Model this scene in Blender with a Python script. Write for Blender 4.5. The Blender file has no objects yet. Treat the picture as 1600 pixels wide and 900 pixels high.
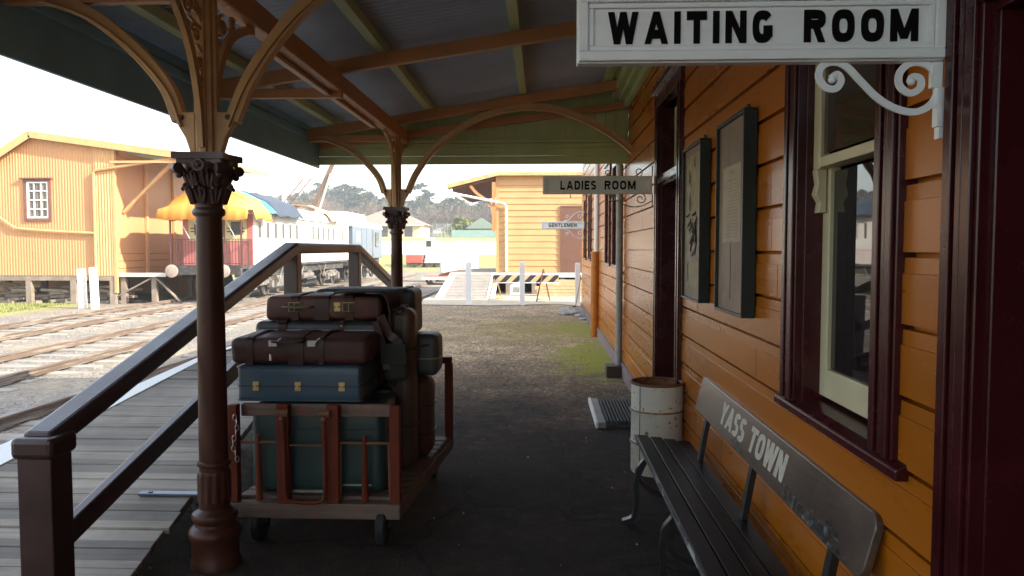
import bpy, math, random
from mathutils import Vector, Matrix, noise
random.seed(7)
scene = bpy.context.scene
C = scene.collection
R = math.radians
PI = math.pi

# ---------------------------------------------------------------- materials
MATS = {}
def nodes_of(name):
    m = bpy.data.materials.new(name); m.use_nodes = True
    nt = m.node_tree
    b = nt.nodes['Principled BSDF']
    return m, nt, b
def ramp_node(nt, pts):
    r = nt.nodes.new('ShaderNodeValToRGB')
    cr = r.color_ramp
    while len(cr.elements) > 1: cr.elements.remove(cr.elements[-1])
    cr.elements[0].position = pts[0][0]; cr.elements[0].color = (*pts[0][1], 1)
    for p, c in pts[1:]:
        e = cr.elements.new(p); e.color = (*c, 1)
    return r
def coords(nt, scale=(1,1,1), kind='Object', rot=(0,0,0)):
    tc = nt.nodes.new('ShaderNodeTexCoord'); mp = nt.nodes.new('ShaderNodeMapping')
    mp.inputs['Scale'].default_value = scale; mp.inputs['Rotation'].default_value = rot
    nt.links.new(tc.outputs[kind], mp.inputs['Vector'])
    return mp.outputs['Vector']
def noise_node(nt, vec, scale, detail=5, rough=.6):
    n = nt.nodes.new('ShaderNodeTexNoise'); n.inputs['Scale'].default_value = scale
    n.inputs['Detail'].default_value = detail; n.inputs['Roughness'].default_value = rough
    nt.links.new(vec, n.inputs['Vector']); return n.outputs['Fac']
def mixc(nt, fac, a, b, mode='MIX'):
    m = nt.nodes.new('ShaderNodeMix'); m.data_type = 'RGBA'; m.blend_type = mode
    for s, v in ((0, fac), (6, a), (7, b)):
        if hasattr(v, 'links') or hasattr(v, 'is_output'): nt.links.new(v, m.inputs[s])
        elif s == 0: m.inputs[0].default_value = v
        else: m.inputs[s].default_value = (*v, 1)
    return m.outputs[2]
def bump(nt, b, h, strength=.3, dist=.01):
    n = nt.nodes.new('ShaderNodeBump'); n.inputs['Strength'].default_value = strength
    n.inputs['Distance'].default_value = dist
    nt.links.new(h, n.inputs['Height']); nt.links.new(n.outputs['Normal'], b.inputs['Normal'])
def shade(c, k): return tuple(min(1, max(0, v*k)) for v in c)
def mat(name, col, rough=.6, var=.25, scale=6, stretch=(1,1,1), wear=None, wear_at=.62, wear_soft=.03, wear_scale=14,
        bmp=.15, bscale=60, metal=0, spec=.5, coat=0, col2=None, rvar=.12):
    """painted / leathery / wooden surface: two-tone mottling, optional wear patches, fine bump"""
    if name in MATS: return MATS[name]
    m, nt, b = nodes_of(name)
    v = coords(nt, stretch)
    f = noise_node(nt, v, scale)
    c2 = col2 or shade(col, 1+var)
    r = ramp_node(nt, [(.28, shade(col, 1-var)), (.5, col), (.75, c2)])
    nt.links.new(f, r.inputs[0]); out = r.outputs[0]
    if wear:
        w = noise_node(nt, v, wear_scale, 8, .65)
        wr = ramp_node(nt, [(wear_at, (0,0,0)), (wear_at+wear_soft, (1,1,1))])
        nt.links.new(w, wr.inputs[0]); out = mixc(nt, wr.outputs[0], out, wear)
    nt.links.new(out, b.inputs['Base Color'])
    rr = nt.nodes.new('ShaderNodeMapRange'); rr.inputs[3].default_value = max(.03, rough-rvar); rr.inputs[4].default_value = min(1, rough+rvar)
    nt.links.new(f, rr.inputs[0]); nt.links.new(rr.outputs[0], b.inputs['Roughness'])
    b.inputs['Metallic'].default_value = metal; b.inputs['Specular IOR Level'].default_value = spec
    b.inputs['Coat Weight'].default_value = coat; b.inputs['Coat Roughness'].default_value = .12
    if bmp:
        h = noise_node(nt, v, bscale, 4); bump(nt, b, h, bmp, .004)
    MATS[name] = m; return m
def wood(name, col, col2, axis='Y', rough=.7, board=None, wear=None, wear_at=.6, bmp=.4):
    """grain running along one axis; boards differ a little when board = (axis index, width)"""
    if name in MATS: return MATS[name]
    m, nt, b = nodes_of(name)
    st = {'X': (1, 26, 26), 'Y': (26, 1, 26), 'Z': (26, 26, 1)}[axis]
    v = coords(nt, st); f = noise_node(nt, v, 2.0, 9, .70)
    r = ramp_node(nt, [(.3, col), (.7, col2)]); nt.links.new(f, r.inputs[0]); out = r.outputs[0]
    v2 = coords(nt)
    big = noise_node(nt, v2, 1.7, 5)
    br = ramp_node(nt, [(.3, (.62,.6,.58)), (.7, (1.25,1.22,1.2))]); nt.links.new(big, br.inputs[0])
    out = mixc(nt, 1.0, out, br.outputs[0], 'MULTIPLY')
    if board:
        sp = nt.nodes.new('ShaderNodeSeparateXYZ'); nt.links.new(v2, sp.inputs[0])
        dv = nt.nodes.new('ShaderNodeMath'); dv.operation = 'DIVIDE'; dv.inputs[1].default_value = board[1]
        nt.links.new(sp.outputs[board[0]], dv.inputs[0])
        fl = nt.nodes.new('ShaderNodeMath'); fl.operation = 'FLOOR'; nt.links.new(dv.outputs[0], fl.inputs[0])
        wn = nt.nodes.new('ShaderNodeTexWhiteNoise'); wn.noise_dimensions = '1D'; nt.links.new(fl.outputs[0], wn.inputs['W'])
        wr = ramp_node(nt, [(0, (.60,.59,.58)), (1, (1.25,1.22,1.18))]); nt.links.new(wn.outputs['Value'], wr.inputs[0])
        out = mixc(nt, 1.0, out, wr.outputs[0], 'MULTIPLY')
    if wear:
        w = noise_node(nt, v2, 9, 8, .7); wr = ramp_node(nt, [(wear_at, (0,0,0)), (wear_at+.04, (1,1,1))])
        nt.links.new(w, wr.inputs[0]); out = mixc(nt, wr.outputs[0], out, wear)
    nt.links.new(out, b.inputs['Base Color']); b.inputs['Roughness'].default_value = rough
    bump(nt, b, f, bmp, .004)
    MATS[name] = m; return m
def glass(name, col=(.012,.013,.014), rough=.015):
    m, nt, b = nodes_of(name)
    b.inputs['Base Color'].default_value = (*col, 1); b.inputs['Roughness'].default_value = rough
    b.inputs['IOR'].default_value = 1.6
    v = coords(nt); h = noise_node(nt, v, 3, 2); bump(nt, b, h, .02, .02)
    MATS[name] = m; return m

# ---------------------------------------------------------------- mesh builder
def frame_from(p0, p1, up=(0,0,1)):
    d = (Vector(p1)-Vector(p0)); L = d.length; d.normalize()
    u = Vector(up)
    if abs(d.dot(u)) > .98: u = Vector((0,1,0)) if abs(d.y) < .9 else Vector((1,0,0))
    s = d.cross(u).normalized(); t = s.cross(d).normalized()
    return d, s, t, L
class MB:
    def __init__(self): self.v = []; self.f = []
    def add(self, vs, fs, M=None):
        o = len(self.v)
        self.v += [tuple(M @ Vector(p)) if M else tuple(p) for p in vs]
        self.f += [tuple(i+o for i in f) for f in fs]; return self
    def box(self, a, b, M=None):
        x0,y0,z0 = [min(p,q) for p,q in zip(a,b)]; x1,y1,z1 = [max(p,q) for p,q in zip(a,b)]
        return self.add([(x0,y0,z0),(x1,y0,z0),(x1,y1,z0),(x0,y1,z0),(x0,y0,z1),(x1,y0,z1),(x1,y1,z1),(x0,y1,z1)],
            [(3,2,1,0),(4,5,6,7),(0,1,5,4),(1,2,6,5),(2,3,7,6),(3,0,4,7)], M)
    def bar(self, p0, p1, w, h, up=(0,0,1)):
        d, s, t, L = frame_from(p0, p1, up); p0 = Vector(p0); p1 = Vector(p1)
        vs = []
        for p in (p0, p1):
            for a, b in ((-1,-1),(1,-1),(1,1),(-1,1)): vs.append(p + s*(a*w/2) + t*(b*h/2))
        return self.add(vs, [(3,2,1,0),(4,5,6,7),(0,1,5,4),(1,2,6,5),(2,3,7,6),(3,0,4,7)])
    def sweep(self, pts, w, h, up=(0,0,1), tap=None):
        """flat strap along a polyline, w across, h along 'up'"""
        pts = [Vector(p) for p in pts]; n = len(pts); vs = []; fs = []
        for i, p in enumerate(pts):
            d = (pts[min(i+1,n-1)]-pts[max(i-1,0)]).normalized(); u = Vector(up)
            s = d.cross(u)
            s = s.normalized() if s.length > .05 else Vector((1,0,0)); t = s.cross(d).normalized()
            k = tap(i/(n-1)) if tap else 1
            for a, b in ((-1,-1),(1,-1),(1,1),(-1,1)): vs.append(p + s*(a*w*k/2) + t*(b*h*k/2))
        for i in range(n-1):
            for k in range(4):
                a = i*4+k; b = i*4+(k+1)%4; fs.append((a, b, b+4, a+4))
        fs += [(3,2,1,0), (4*n-4,4*n-3,4*n-2,4*n-1)]
        return self.add(vs, fs)
    def tube(self, pts, r, n=8, caps=True):
        pts = [Vector(p) for p in pts]; m = len(pts); vs = []; fs = []
        ref = None
        for i, p in enumerate(pts):
            d = (pts[min(i+1,m-1)]-pts[max(i-1,0)])
            d = d.normalized() if d.length > 1e-9 else Vector((0,0,1))
            if ref is None: ref = Vector((0,0,1)) if abs(d.z) < .9 else Vector((1,0,0))
            s = d.cross(ref).normalized(); t = s.cross(d).normalized(); ref = t
            rr = r(i/(m-1)) if callable(r) else (r[i] if isinstance(r, (list,tuple)) else r)
            for k in range(n):
                a = 2*PI*k/n; vs.append(p + s*(rr*math.cos(a)) + t*(rr*math.sin(a)))
        for i in range(m-1):
            for k in range(n): fs.append((i*n+k, i*n+(k+1)%n, (i+1)*n+(k+1)%n, (i+1)*n+k))
        if caps: fs += [tuple(range(n-1,-1,-1)), tuple((m-1)*n+k for k in range(n))]
        return self.add(vs, fs)
    def lathe(self, prof, c=(0,0,0), n=24, M=None, flute=None):
        vs = []; fs = []; m = len(prof)
        for (r, z) in prof:
            for k in range(n):
                a = 2*PI*k/n; rr = r*(flute(k, z) if flute else 1)
                vs.append((c[0]+rr*math.cos(a), c[1]+rr*math.sin(a), c[2]+z))
        for i in range(m-1):
            for k in range(n): fs.append((i*n+k, i*n+(k+1)%n, (i+1)*n+(k+1)%n, (i+1)*n+k))
        fs += [tuple(range(n-1,-1,-1)), tuple((m-1)*n+k for k in range(n))]
        return self.add(vs, fs, M)
    def prism(self, poly, axis, a, b, M=None):
        """poly is 2-D in the plane of the other two axes, extruded along axis from a to b"""
        n = len(poly)
        mk = {'X': lambda p, t: (t, p[0], p[1]), 'Y': lambda p, t: (p[0], t, p[1]), 'Z': lambda p, t: (p[0], p[1], t)}[axis]
        vs = [mk(p, a) for p in poly] + [mk(p, b) for p in poly]
        fs = [tuple(range(n-1,-1,-1)), tuple(range(n,2*n))] + [(i, (i+1)%n, n+(i+1)%n, n+i) for i in range(n)]
        return self.add(vs, fs, M)
    def quad(self, a, b, c, d): return self.add([a,b,c,d], [(0,1,2,3)])
    def ball(self, c, r, n=10, sc=(1,1,1)):
        prof = [(max(1e-4, r*math.sin(PI*i/n)), -r*math.cos(PI*i/n)) for i in range(n+1)]
        M = Matrix.Translation(c) @ Matrix.Diagonal((*sc,1)); return self.lathe(prof, (0,0,0), max(8,n), M)
    def build(self, name, m, parent=None, smooth=False, bevel=0, loc=None, seg=2, world=True):
        base = Vector((0,0,0))
        if parent is not None: base = ORG[parent.name]
        elif loc is not None: base = Vector(loc)
        me = bpy.data.meshes.new(name)
        me.from_pydata([tuple(Vector(p)-base) for p in self.v] if world else self.v, [], self.f); me.update()
        import bmesh
        bm = bmesh.new(); bm.from_mesh(me); bmesh.ops.recalc_face_normals(bm, faces=bm.faces); bm.to_mesh(me); bm.free()
        if smooth:
            for p in me.polygons: p.use_smooth = True
        o = bpy.data.objects.new(name, me); C.objects.link(o); me.materials.append(m)
        if smooth == 'auto' or (smooth and bevel == 0):
            try: me.set_sharp_from_angle(angle=R(38))
            except Exception: pass
        if bevel:
            mod = o.modifiers.new('edge', 'BEVEL'); mod.width = bevel; mod.segments = seg; mod.limit_method = 'ANGLE'; mod.angle_limit = R(40)
        if parent is not None: o.parent = parent
        elif loc is not None: o.location = loc
        ORG[o.name] = base
        return o
ORG = {}
def tag(o, label=None, cat=None, group=None, kind=None):
    if label: o['label'] = label
    if cat: o['category'] = cat
    if group: o['group'] = group
    if kind: o['kind'] = kind
    return o
def thing(name, loc, label, cat, group=None):
    o = bpy.data.objects.new(name, None); C.objects.link(o); o.location = loc; o.empty_display_size = .1
    ORG[o.name] = Vector(loc); return tag(o, label, cat, group)
def kids(o): return [c for c in ALL() if c.parent == o]
def ALL(): return list(C.objects)
def copy_tree(o, loc=None, rz=None, label=None, parent=None):
    c = o.copy(); C.objects.link(c)
    if parent is not None: c.parent = parent
    if loc is not None: c.location = loc
    if rz is not None: c.rotation_euler = (0,0,rz)
    if label: c['label'] = label
    for ch in o.children: copy_tree(ch, parent=c)
    return c
def struct(mb, name, m, **k): return tag(mb.build(name, m, **k), kind='structure')
def text_mesh(s, t=.24, gap=.2, T=None):
    """sign writer's block letters in a unit rectangle: strokes with square cut ends, x y 0..1, z 0 or 1"""
    T = T or t; polys = []; x = 0
    def P(x0,y0,x1,y1): polys.append([(x+x0-T/2,y0),(x+x0+T/2,y0),(x+x1+T/2,y1),(x+x1-T/2,y1)])
    def H(x0,x1,y): polys.append([(x+x0,y-t/2),(x+x1,y-t/2),(x+x1,y+t/2),(x+x0,y+t/2)])
    def arc(cx,cy,rx,ry,a0,a1,n=20):
        for k in range(n):
            a,b = R(a0+(a1-a0)*k/n), R(a0+(a1-a0)*(k+1)/n); f = lambda a,q: (x+cx+(rx-q*T)*math.copysign(abs(math.cos(a))**.75,math.cos(a)), cy+(ry-q*t)*math.copysign(abs(math.sin(a))**.75,math.sin(a)))
            polys.append([f(a,0),f(b,0),f(b,1),f(a,1)])
    W = {'W':1.3,'A':1.0,'I':T,'T':.85,'N':.88,'G':.84,'R':.84,'O':.88,'M':1.08,'L':.72,'D':.84,'E':.74,'S':.76,'Y':.9,' ':.42}
    for ch in s:
        w = W[ch]; h = T/2; m = w/2
        if ch == 'W': P(h,1,.30*w,0); P(m,1,.30*w,0); P(m,1,.70*w,0); P(w-h,1,.70*w,0)
        elif ch == 'A': P(h,0,m,1); P(w-h,0,m,1); H(.24*w,.76*w,.30)
        elif ch == 'I': P(h,0,h,1)
        elif ch == 'T': H(0,w,1-t/2); P(m,0,m,1)
        elif ch == 'N': P(h,0,h,1); P(w-h,0,w-h,1); P(h,1,w-h,0)
        elif ch == 'M': P(h,0,h,1); P(w-h,0,w-h,1); P(h,1,m,.08); P(w-h,1,m,.08)
        elif ch == 'O': arc(m,.5,m,.5,0,360,32)
        elif ch == 'G': arc(m,.5,m,.5,38,345,28); H(.55*w,w,.40); P(w-h,.18,w-h,.45)
        elif ch == 'R': P(h,0,h,1); H(h,.55*w,1-t/2); H(h,.55*w,.42+t/2); arc(.52*w,.71,.48*w,.29,-90,90,14); P(w-h,0,.55*w,.50)
        elif ch == 'D': P(h,0,h,1); H(h,.45*w,1-t/2); H(h,.45*w,t/2); arc(.44*w,.5,.56*w,.5,-90,90,18)
        elif ch == 'L': P(h,0,h,1); H(h,w,t/2)
        elif ch == 'E': P(h,0,h,1); H(h,w,t/2); H(h,w,1-t/2); H(h,.88*w,.5)
        elif ch == 'Y': P(m,0,m,.48); P(h,1,m,.40); P(w-h,1,m,.40)
        elif ch == 'S': arc(m,.745-t*.12,m,.255+t*.12,25,270,16); arc(m,.255+t*.12,m,.255+t*.12+.0,-155,90,16)
        x += w+gap
    L = x-gap; vs = []; fs = []
    for i,p in enumerate(polys):
        o = len(vs); n = len(p); e = .012*(i%23)
        vs += [(a/L,b,0) for a,b in p]+[(a/L,b,1-e) for a,b in p]
        fs += [tuple(o+n+k for k in range(n))]+[(o+k,o+(k+1)%n,o+n+(k+1)%n,o+n+k) for k in range(n)]
    return vs, fs
def spiral(cx, cz, r0, r1, a0, a1, n=22):
    return [(cx+(r0+(r1-r0)*i/n)*math.cos(a0+(a1-a0)*i/n), cz+(r0+(r1-r0)*i/n)*math.sin(a0+(a1-a0)*i/n)) for i in range(n+1)]
def smooth_curve(pts, k=6):
    """Catmull-Rom through the points"""
    P = [Vector(p) for p in pts]; P = [2*P[0]-P[1]] + P + [2*P[-1]-P[-2]]; out = []
    for i in range(1, len(P)-2):
        for j in range(k):
            t = j/k; a,b,c,d = P[i-1:i+3]
            out.append(.5*((2*b)+(c-a)*t+(2*a-5*b+4*c-d)*t*t+(-a+3*b-3*c+d)*t**3))
    return out + [P[-2]]

# ---------------------------------------------------------------- the palette
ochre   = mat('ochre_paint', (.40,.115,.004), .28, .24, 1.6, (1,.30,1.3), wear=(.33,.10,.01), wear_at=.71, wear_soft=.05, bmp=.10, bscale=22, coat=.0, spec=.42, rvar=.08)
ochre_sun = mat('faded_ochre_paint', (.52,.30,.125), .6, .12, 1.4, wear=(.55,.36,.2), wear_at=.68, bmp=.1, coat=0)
maroon  = mat('maroon_gloss', (.050,.006,.008), .26, .25, 5, bmp=.1, bscale=30, coat=.0, spec=.34)
rail_paint = mat('brown_maroon_paint', (.045,.018,.017), .38, .3, 6, wear=(.13,.075,.06), wear_at=.70, bmp=.2, coat=.1)
cream   = mat('cream_paint', (.62,.55,.36), .45, .1, 5)
white   = mat('white_paint', (.74,.73,.70), .5, .07, 4, wear=(.45,.42,.38), wear_at=.70)
bright_white = mat('whitewash', (.80,.79,.76), .65, .06, 3)
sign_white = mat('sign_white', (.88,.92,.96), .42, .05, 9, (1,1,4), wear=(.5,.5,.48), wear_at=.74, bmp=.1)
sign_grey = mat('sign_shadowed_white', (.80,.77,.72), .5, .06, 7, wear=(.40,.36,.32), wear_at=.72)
black_ink = mat('black_lettering', (.006,.005,.005), .8, .2, 10, spec=.1, bmp=0)
olive   = mat('olive_green_paint', (.43,.50,.23), .5, .14, 3, (1,1,.4), bmp=.1)
teal    = mat('dull_blue_green_paint', (.19,.38,.50), .45, .18, 2)
iron    = mat('unpainted_roof_iron', (.46,.53,.62), .6, .12, 1.3, wear=(.38,.39,.42), wear_at=.62, wear_soft=.14, metal=.1)
truss   = mat('orange_brown_paint', (.48,.22,.08), .5, .16, 3, wear=(.40,.19,.08), wear_at=.68)
cast    = mat('column_tan_paint', (.50,.29,.125), .45, .18, 6, wear=(.36,.2,.09), wear_at=.66, coat=.1)
brown_iron = mat('column_brown_paint', (.060,.019,.010), .42, .22, 5, wear=(.5,.48,.45), wear_at=.80, wear_soft=.01, coat=0, spec=.25)
capital_paint = mat('capital_dark_paint', (.060,.028,.024), .4, .25, 9)
dark_green = mat('dark_green_frame', (.012,.020,.017), .42, .3, 6, coat=.0, spec=.35)
black_paint = mat('worn_black_paint', (.006,.006,.007), .40, .3, 5, (1,.3,1), wear=(.05,.045,.042), wear_at=.69, coat=0, spec=.2)
black_iron = mat('black_iron', (.010,.010,.010), .4, .3, 9)
grey_metal = mat('galvanised_pipe', (.30,.31,.30), .45, .18, 9, metal=.5)
rust    = mat('rusty_iron', (.16,.065,.03), .75, .35, 9, bmp=.4)
trolley_red = mat('trolley_red_paint', (.135,.022,.007), .6, .25, 7, wear=(.09,.045,.03), wear_at=.62, bmp=.25, spec=.25)
trolley_wood = wood('trolley_board', (.10,.062,.045), (.19,.125,.09), 'X', .7, wear=(.20,.06,.04), wear_at=.60)
rubber  = mat('black_rubber', (.012,.012,.012), .7, .2, 8)
brass   = mat('brass', (.42,.30,.14), .45, .3, 20, metal=.8)
steel   = mat('worn_steel', (.5,.48,.44), .4, .2, 20, metal=.9)
pane    = glass('dark_window_glass')
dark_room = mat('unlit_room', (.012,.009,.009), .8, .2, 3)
deck_wood = wood('weathered_deck', (.185,.165,.14), (.315,.29,.25), 'X', .75, board=(1, .15), bmp=.6)
old_timber = wood('old_grey_timber', (.14,.11,.085), (.40,.33,.26), 'Y', .85, bmp=.6)
sleeper_wood = wood('sleeper_timber', (.16,.135,.11), (.46,.42,.36), 'X', .9, bmp=.8)
fresh_timber = wood('pale_timber', (.45,.33,.18), (.66,.50,.30), 'X', .7)
concrete = mat('concrete', (.30,.28,.25), .9, .2, 6, bmp=.5)

pane_brown = glass('blind_behind_glass', (.060,.045,.030))
# ---------------------------------------------------------------- station building (wall face at x = WX, runs along y)
WX = 1.03
YE = 19.9
def clap(mb, y0, y1, z0, z1, phase=.18, pitch=.2):
    """chamfered boards: flat face, chamfer tucked under, thin gap"""
    prof = []
    k = math.floor((z0-phase)/pitch)
    while phase+k*pitch < z1:
        b = phase+k*pitch
        prof += [(b, -.010), (b+.009, -.010), (b+.0095, .026), (b+.150, .026), (b+.1515, .0215), (b+.194, .0205), (b+.1945, -.010), (b+.1999, -.010)]
        k += 1
    pts = []
    for (za, xa), (zb, xb) in zip(prof, prof[1:]):
        if zb <= z0 or za >= z1: continue
        ca, cb = max(za, z0), min(zb, z1); L = zb-za
        pa = xa+(xb-xa)*(ca-za)/L; pb = xa+(xb-xa)*(cb-za)/L
        if not pts: pts.append((ca, pa))
        pts.append((cb, pb))
    # the profile swept along y in lengths, the joints a hair apart
    vs = []; fs = []
    for z, p in pts: vs += [(WX-p, y0, z), (WX-p, y1, z)]
    for i in range(len(pts)-1): fs.append((2*i, 2*i+1, 2*i+3, 2*i+2))
    mb.add(vs, fs)
st = thing('station_building', (WX, 7, 0), 'ochre weatherboard station building with maroon doors and window trim along the platform', 'building')
openings = [(2.235,3.14,.98,2.86), (.50,1.88,0,2.9), (5.63,6.76,0,2.9), (10.25,10.90,1.36,2.75), (11.50,12.15,1.36,2.75), (15.95,16.65,1.36,2.75), (17.75,18.5,1.36,2.75)]
w = MB(); y = -10.0
for (a,b,z0,z1) in sorted(openings):
    clap(w, y, a, .02, 3.72)
    if z0 > .05: clap(w, a, b, .02, z0)
    clap(w, a, b, z1, 3.72); y = b
clap(w, y, YE, .02, 3.72)
# end walls and back close the building
w.box((WX+.02, YE-.06, .02), (8.5, YE, 3.72)); w.box((WX+.02, -10, .02), (8.5, -9.94, 3.72)); w.box((8.44, -9.94, .02), (8.5, YE-.06, 3.72))
rn = random.Random(77)
for k in range(0, 18):       # nail heads and butt joints on the near boards
    z = .18+.2*k+.035
    yy = 2.0+rn.uniform(0,.3)
    while yy < 9:
        if not any(a-.2 < yy < b+.2 and z0-.15 < z < z1+.15 for a,b,z0,z1 in openings):
            for dy in ((0,) if rn.random() < .8 else (-.03,.03)):
                w.add([(WX-.0272, yy+dy+.005*math.cos(t), z+.085*(k%2)+.005*math.sin(t)) for t in [i*PI/4 for i in range(8)]], [tuple(range(8))])
        yy += .45+rn.uniform(-.03,.03)
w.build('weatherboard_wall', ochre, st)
jm = MB()
for k in range(1, 17):
    z = .18+.2*k
    for yy in (rn.uniform(3.3,4.4), rn.uniform(4.5,5.6), rn.uniform(7.1,9.2), rn.uniform(9.5,19)):
        if rn.random() < .5 and not any(a-.1 < yy < b+.1 and z0-.15 < z < z1+.15 for a,b,z0,z1 in openings): jm.box((WX-.0268, yy, z+.012), (WX-.020, yy+.003, z+.150))
jm.build('board_joints', mat('joint_shadow_gap', (.05,.02,.008), .8), st)
b = MB(); b.box((WX-.05, 7.1, .0), (WX+.02, YE, .18)); b.build('plinth', mat('plinth_purple_brown', (.17,.115,.105), .7, .25, 5), st)
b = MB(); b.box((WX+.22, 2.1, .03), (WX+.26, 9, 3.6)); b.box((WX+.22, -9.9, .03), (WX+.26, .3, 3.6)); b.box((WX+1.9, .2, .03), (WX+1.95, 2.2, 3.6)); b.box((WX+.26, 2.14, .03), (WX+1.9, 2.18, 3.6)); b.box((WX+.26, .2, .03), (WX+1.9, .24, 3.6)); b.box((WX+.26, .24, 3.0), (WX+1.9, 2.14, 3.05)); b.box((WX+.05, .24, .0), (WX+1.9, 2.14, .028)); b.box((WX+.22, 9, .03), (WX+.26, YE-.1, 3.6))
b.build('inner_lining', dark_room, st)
b = MB(); b.prism([(WX-.5,3.80),(WX-.5,3.92),(4.8,5.6),(9.0,3.92),(9.0,3.80),(4.8,5.48)], 'Y', -10.4, YE+.35)
b.build('roof', mat('roof_red_iron', (.22,.09,.06), .6), st)
b = MB()
for yy in (YE-.03, -9.97): b.prism([(WX+.03,3.72),(8.44,3.72),(8.44,4.0),(4.8,5.45),(WX+.03,3.97)], 'Y', yy-.02, yy+.02)
b.build('gable', ochre, st)
def casing(mb, ya, yb, z0, z1, px=.045):
    """a fluted upright trim board between ya and yb"""
    s = (yb-ya)
    mb.box((WX-px, ya, z0), (WX+.02, yb, z1))
    mb.box((WX-px-.012, ya+.10*s, z0), (WX-px, ya+.34*s, z1)); mb.box((WX-px-.012, ya+.66*s, z0), (WX-px, ya+.90*s, z1))
    mb.box((WX-px-.006, ya+.42*s, z0), (WX-px, ya+.58*s, z1))
def window(y0, y1, z0, z1, cw=.17, big=True, sashes=True):
    """y0..y1 outside of the trim; the sash sits back in the opening"""
    t = MB(); casing(t, y0, y0+cw, z0, z1-cw); casing(t, y1-cw, y1, z0, z1-cw)
    t.box((WX-.05, y0-.01, z1-cw), (WX+.02, y1+.01, z1)); t.box((WX-.075, y0-.03, z1), (WX+.02, y1+.03, z1+.035))
    for yy in (y0+cw, y1-cw):   # reveals
        t.box((WX-.015, yy-.012, z0), (WX+.14, yy+.012, z1-cw))
    t.box((WX-.015, y0+cw, z1-cw-.012), (WX+.14, y1-cw, z1-cw+.012))
    win = t.build('window', maroon, st, bevel=.004)
    s = MB(); s.prism([(WX-.058,z0-.045),(WX-.058,z0-.012),(WX-.02,z0+.006),(WX+.12,z0+.022),(WX+.12,z0-.045)], 'Y', y0-.055, y1+.055)
    s.build('sill', maroon, win, bevel=.006)
    a, c = y0+cw+.012, y1-cw-.012; zm = z0+.5*(z1-cw-z0)+.05
    if not big: zm = z0+.5*(z1-cw-z0)
    f = MB(); xl, xu, q = WX+.052, WX+.012, (.072 if big else .055)
    # lower sash
    f.box((xl, a, z0+.03), (xl+.04, a+q, zm)); f.box((xl, c-q, z0+.03), (xl+.04, c, zm)); f.box((xl, a+q, z0+.03), (xl+.04, c-q, z0+.14)); f.box((xl, a+q, zm-.03), (xl+.04, c-q, zm))
    # upper sash, one step forward
    f.box((xu, a, zm-.035), (xu+.038, a+q, z1-cw-.012)); f.box((xu, c-q, zm-.035), (xu+.038, c, z1-cw-.012)); f.box((xu, a+q, zm-.030), (xu+.038, c-q, zm+.008)); f.box((xu, a+q, z1-cw-.08), (xu+.038, c-q, z1-cw-.012))
    if big:
        for ya in (a, c-.05):    # moulded horns under the upper sash
            f.prism([(xu-.004,zm-.035),(xu+.036,zm-.035),(xu+.036,zm-.20),(xu+.006,zm-.20),(xu+.012,zm-.16),(xu-.006,zm-.13),(xu+.004,zm-.09)], 'Y', ya, ya+.05)
    f.build('sash', cream, win, bevel=.004)
    MB().box((xl+.016, a+q, z0+.14), (xl+.022, c-q, zm-.045)).build('pane', pane, win)
    MB().box((xu+.014, a+q, zm+.02), (xu+.020, c-q, z1-cw-.08)).build('pane', pane_brown, win)
    return win
win = window(2.185, 3.19, 1.0, 2.92, .15)
for ya_ in (10.18, 11.43, 15.9, 17.75): window(ya_, ya_+.80, 1.38, 2.85, .13, False)
def door(y0, y1, glazed):
    t = MB(); cw = .155
    casing(t, y0, y0+cw, .0, 2.80); casing(t, y1-cw, y1, .0, 2.80)
    t.box((WX-.055, y0-.012, 2.80), (WX+.02, y1+.012, 2.93)); t.box((WX-.085, y0-.035, 2.93), (WX+.02, y1+.035, 2.975)); t.box((WX-.07, y0-.02, 2.975), (WX+.02, y1+.02, 3.0))
    for yy in (y0+cw, y1-cw): t.box((WX-.015, yy-.014, .0), (WX+.17, yy+.014, 2.80))
    t.box((WX-.02, y0+cw, 2.13), (WX+.15, y1-cw, 2.23)); t.box((WX-.05, y0+cw-.01, 2.15), (WX-.02, y1-cw+.01, 2.19))
    d = t.build('door', maroon, st, bevel=.004)
    a, c = y0+cw+.016, y1-cw-.016
    f = MB(); xx = WX+.09
    for p,q,r,s in ((a,a+.05,2.235,2.795),(c-.05,c,2.235,2.795),(a+.05,c-.05,2.235,2.295),(a+.05,c-.05,2.735,2.795)): f.box((xx,p,r),(xx+.035,q,s))
    f.build('fanlight_frame', cream, d, bevel=.003)
    MB().box((xx+.014,a+.05,2.295),(xx+.02,c-.05,2.735)).build('fanlight_pane', pane, d)
    if not glazed: return d
    l = MB(); xx = WX+.11; m = (a+c)/2
    for p,q,r,s in ((a,a+.11,.02,2.12),(c-.11,c,.02,2.12),(a+.11,c-.11,.02,.24),(a+.11,c-.11,.84,.99),(a+.11,c-.11,1.99,2.12),(m-.04,m+.04,.24,.84),(m-.03,m+.03,.99,1.99)): l.box((xx,p,r),(xx+.045,q,s))
    l.box((xx+.015,a+.11,.24),(xx+.03,c-.11,.84))
    l.build('door_leaf', maroon, d, bevel=.003)
    g = MB(); g.box((xx+.016,a+.11,.99),(xx+.022,c-.11,1.99)); g.build('door_pane', pane if glazed else maroon, d)
    k = MB(); k.ball((xx-.03,a+.06,1.02),.03,8); k.tube([(xx-.03,a+.06,1.02),(xx+.005,a+.06,1.02)],.012,6); k.build('handle', brass, d, smooth=True)
    return d
door(.40, 1.945, False); door(5.56, 6.83, True)

# ---------------------------------------------------------------- verandah over the platform
vr = thing('verandah_roof', (-1.65, 4, 0), 'corrugated iron verandah roof on orange rafters with green lined end and dull green fascia', 'verandah')
XF = -2.68; Y0V = -1.7; YV = 9.2
rz = lambda x: 2.883+.150*(x+2.66)           # rafter centre line
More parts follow.
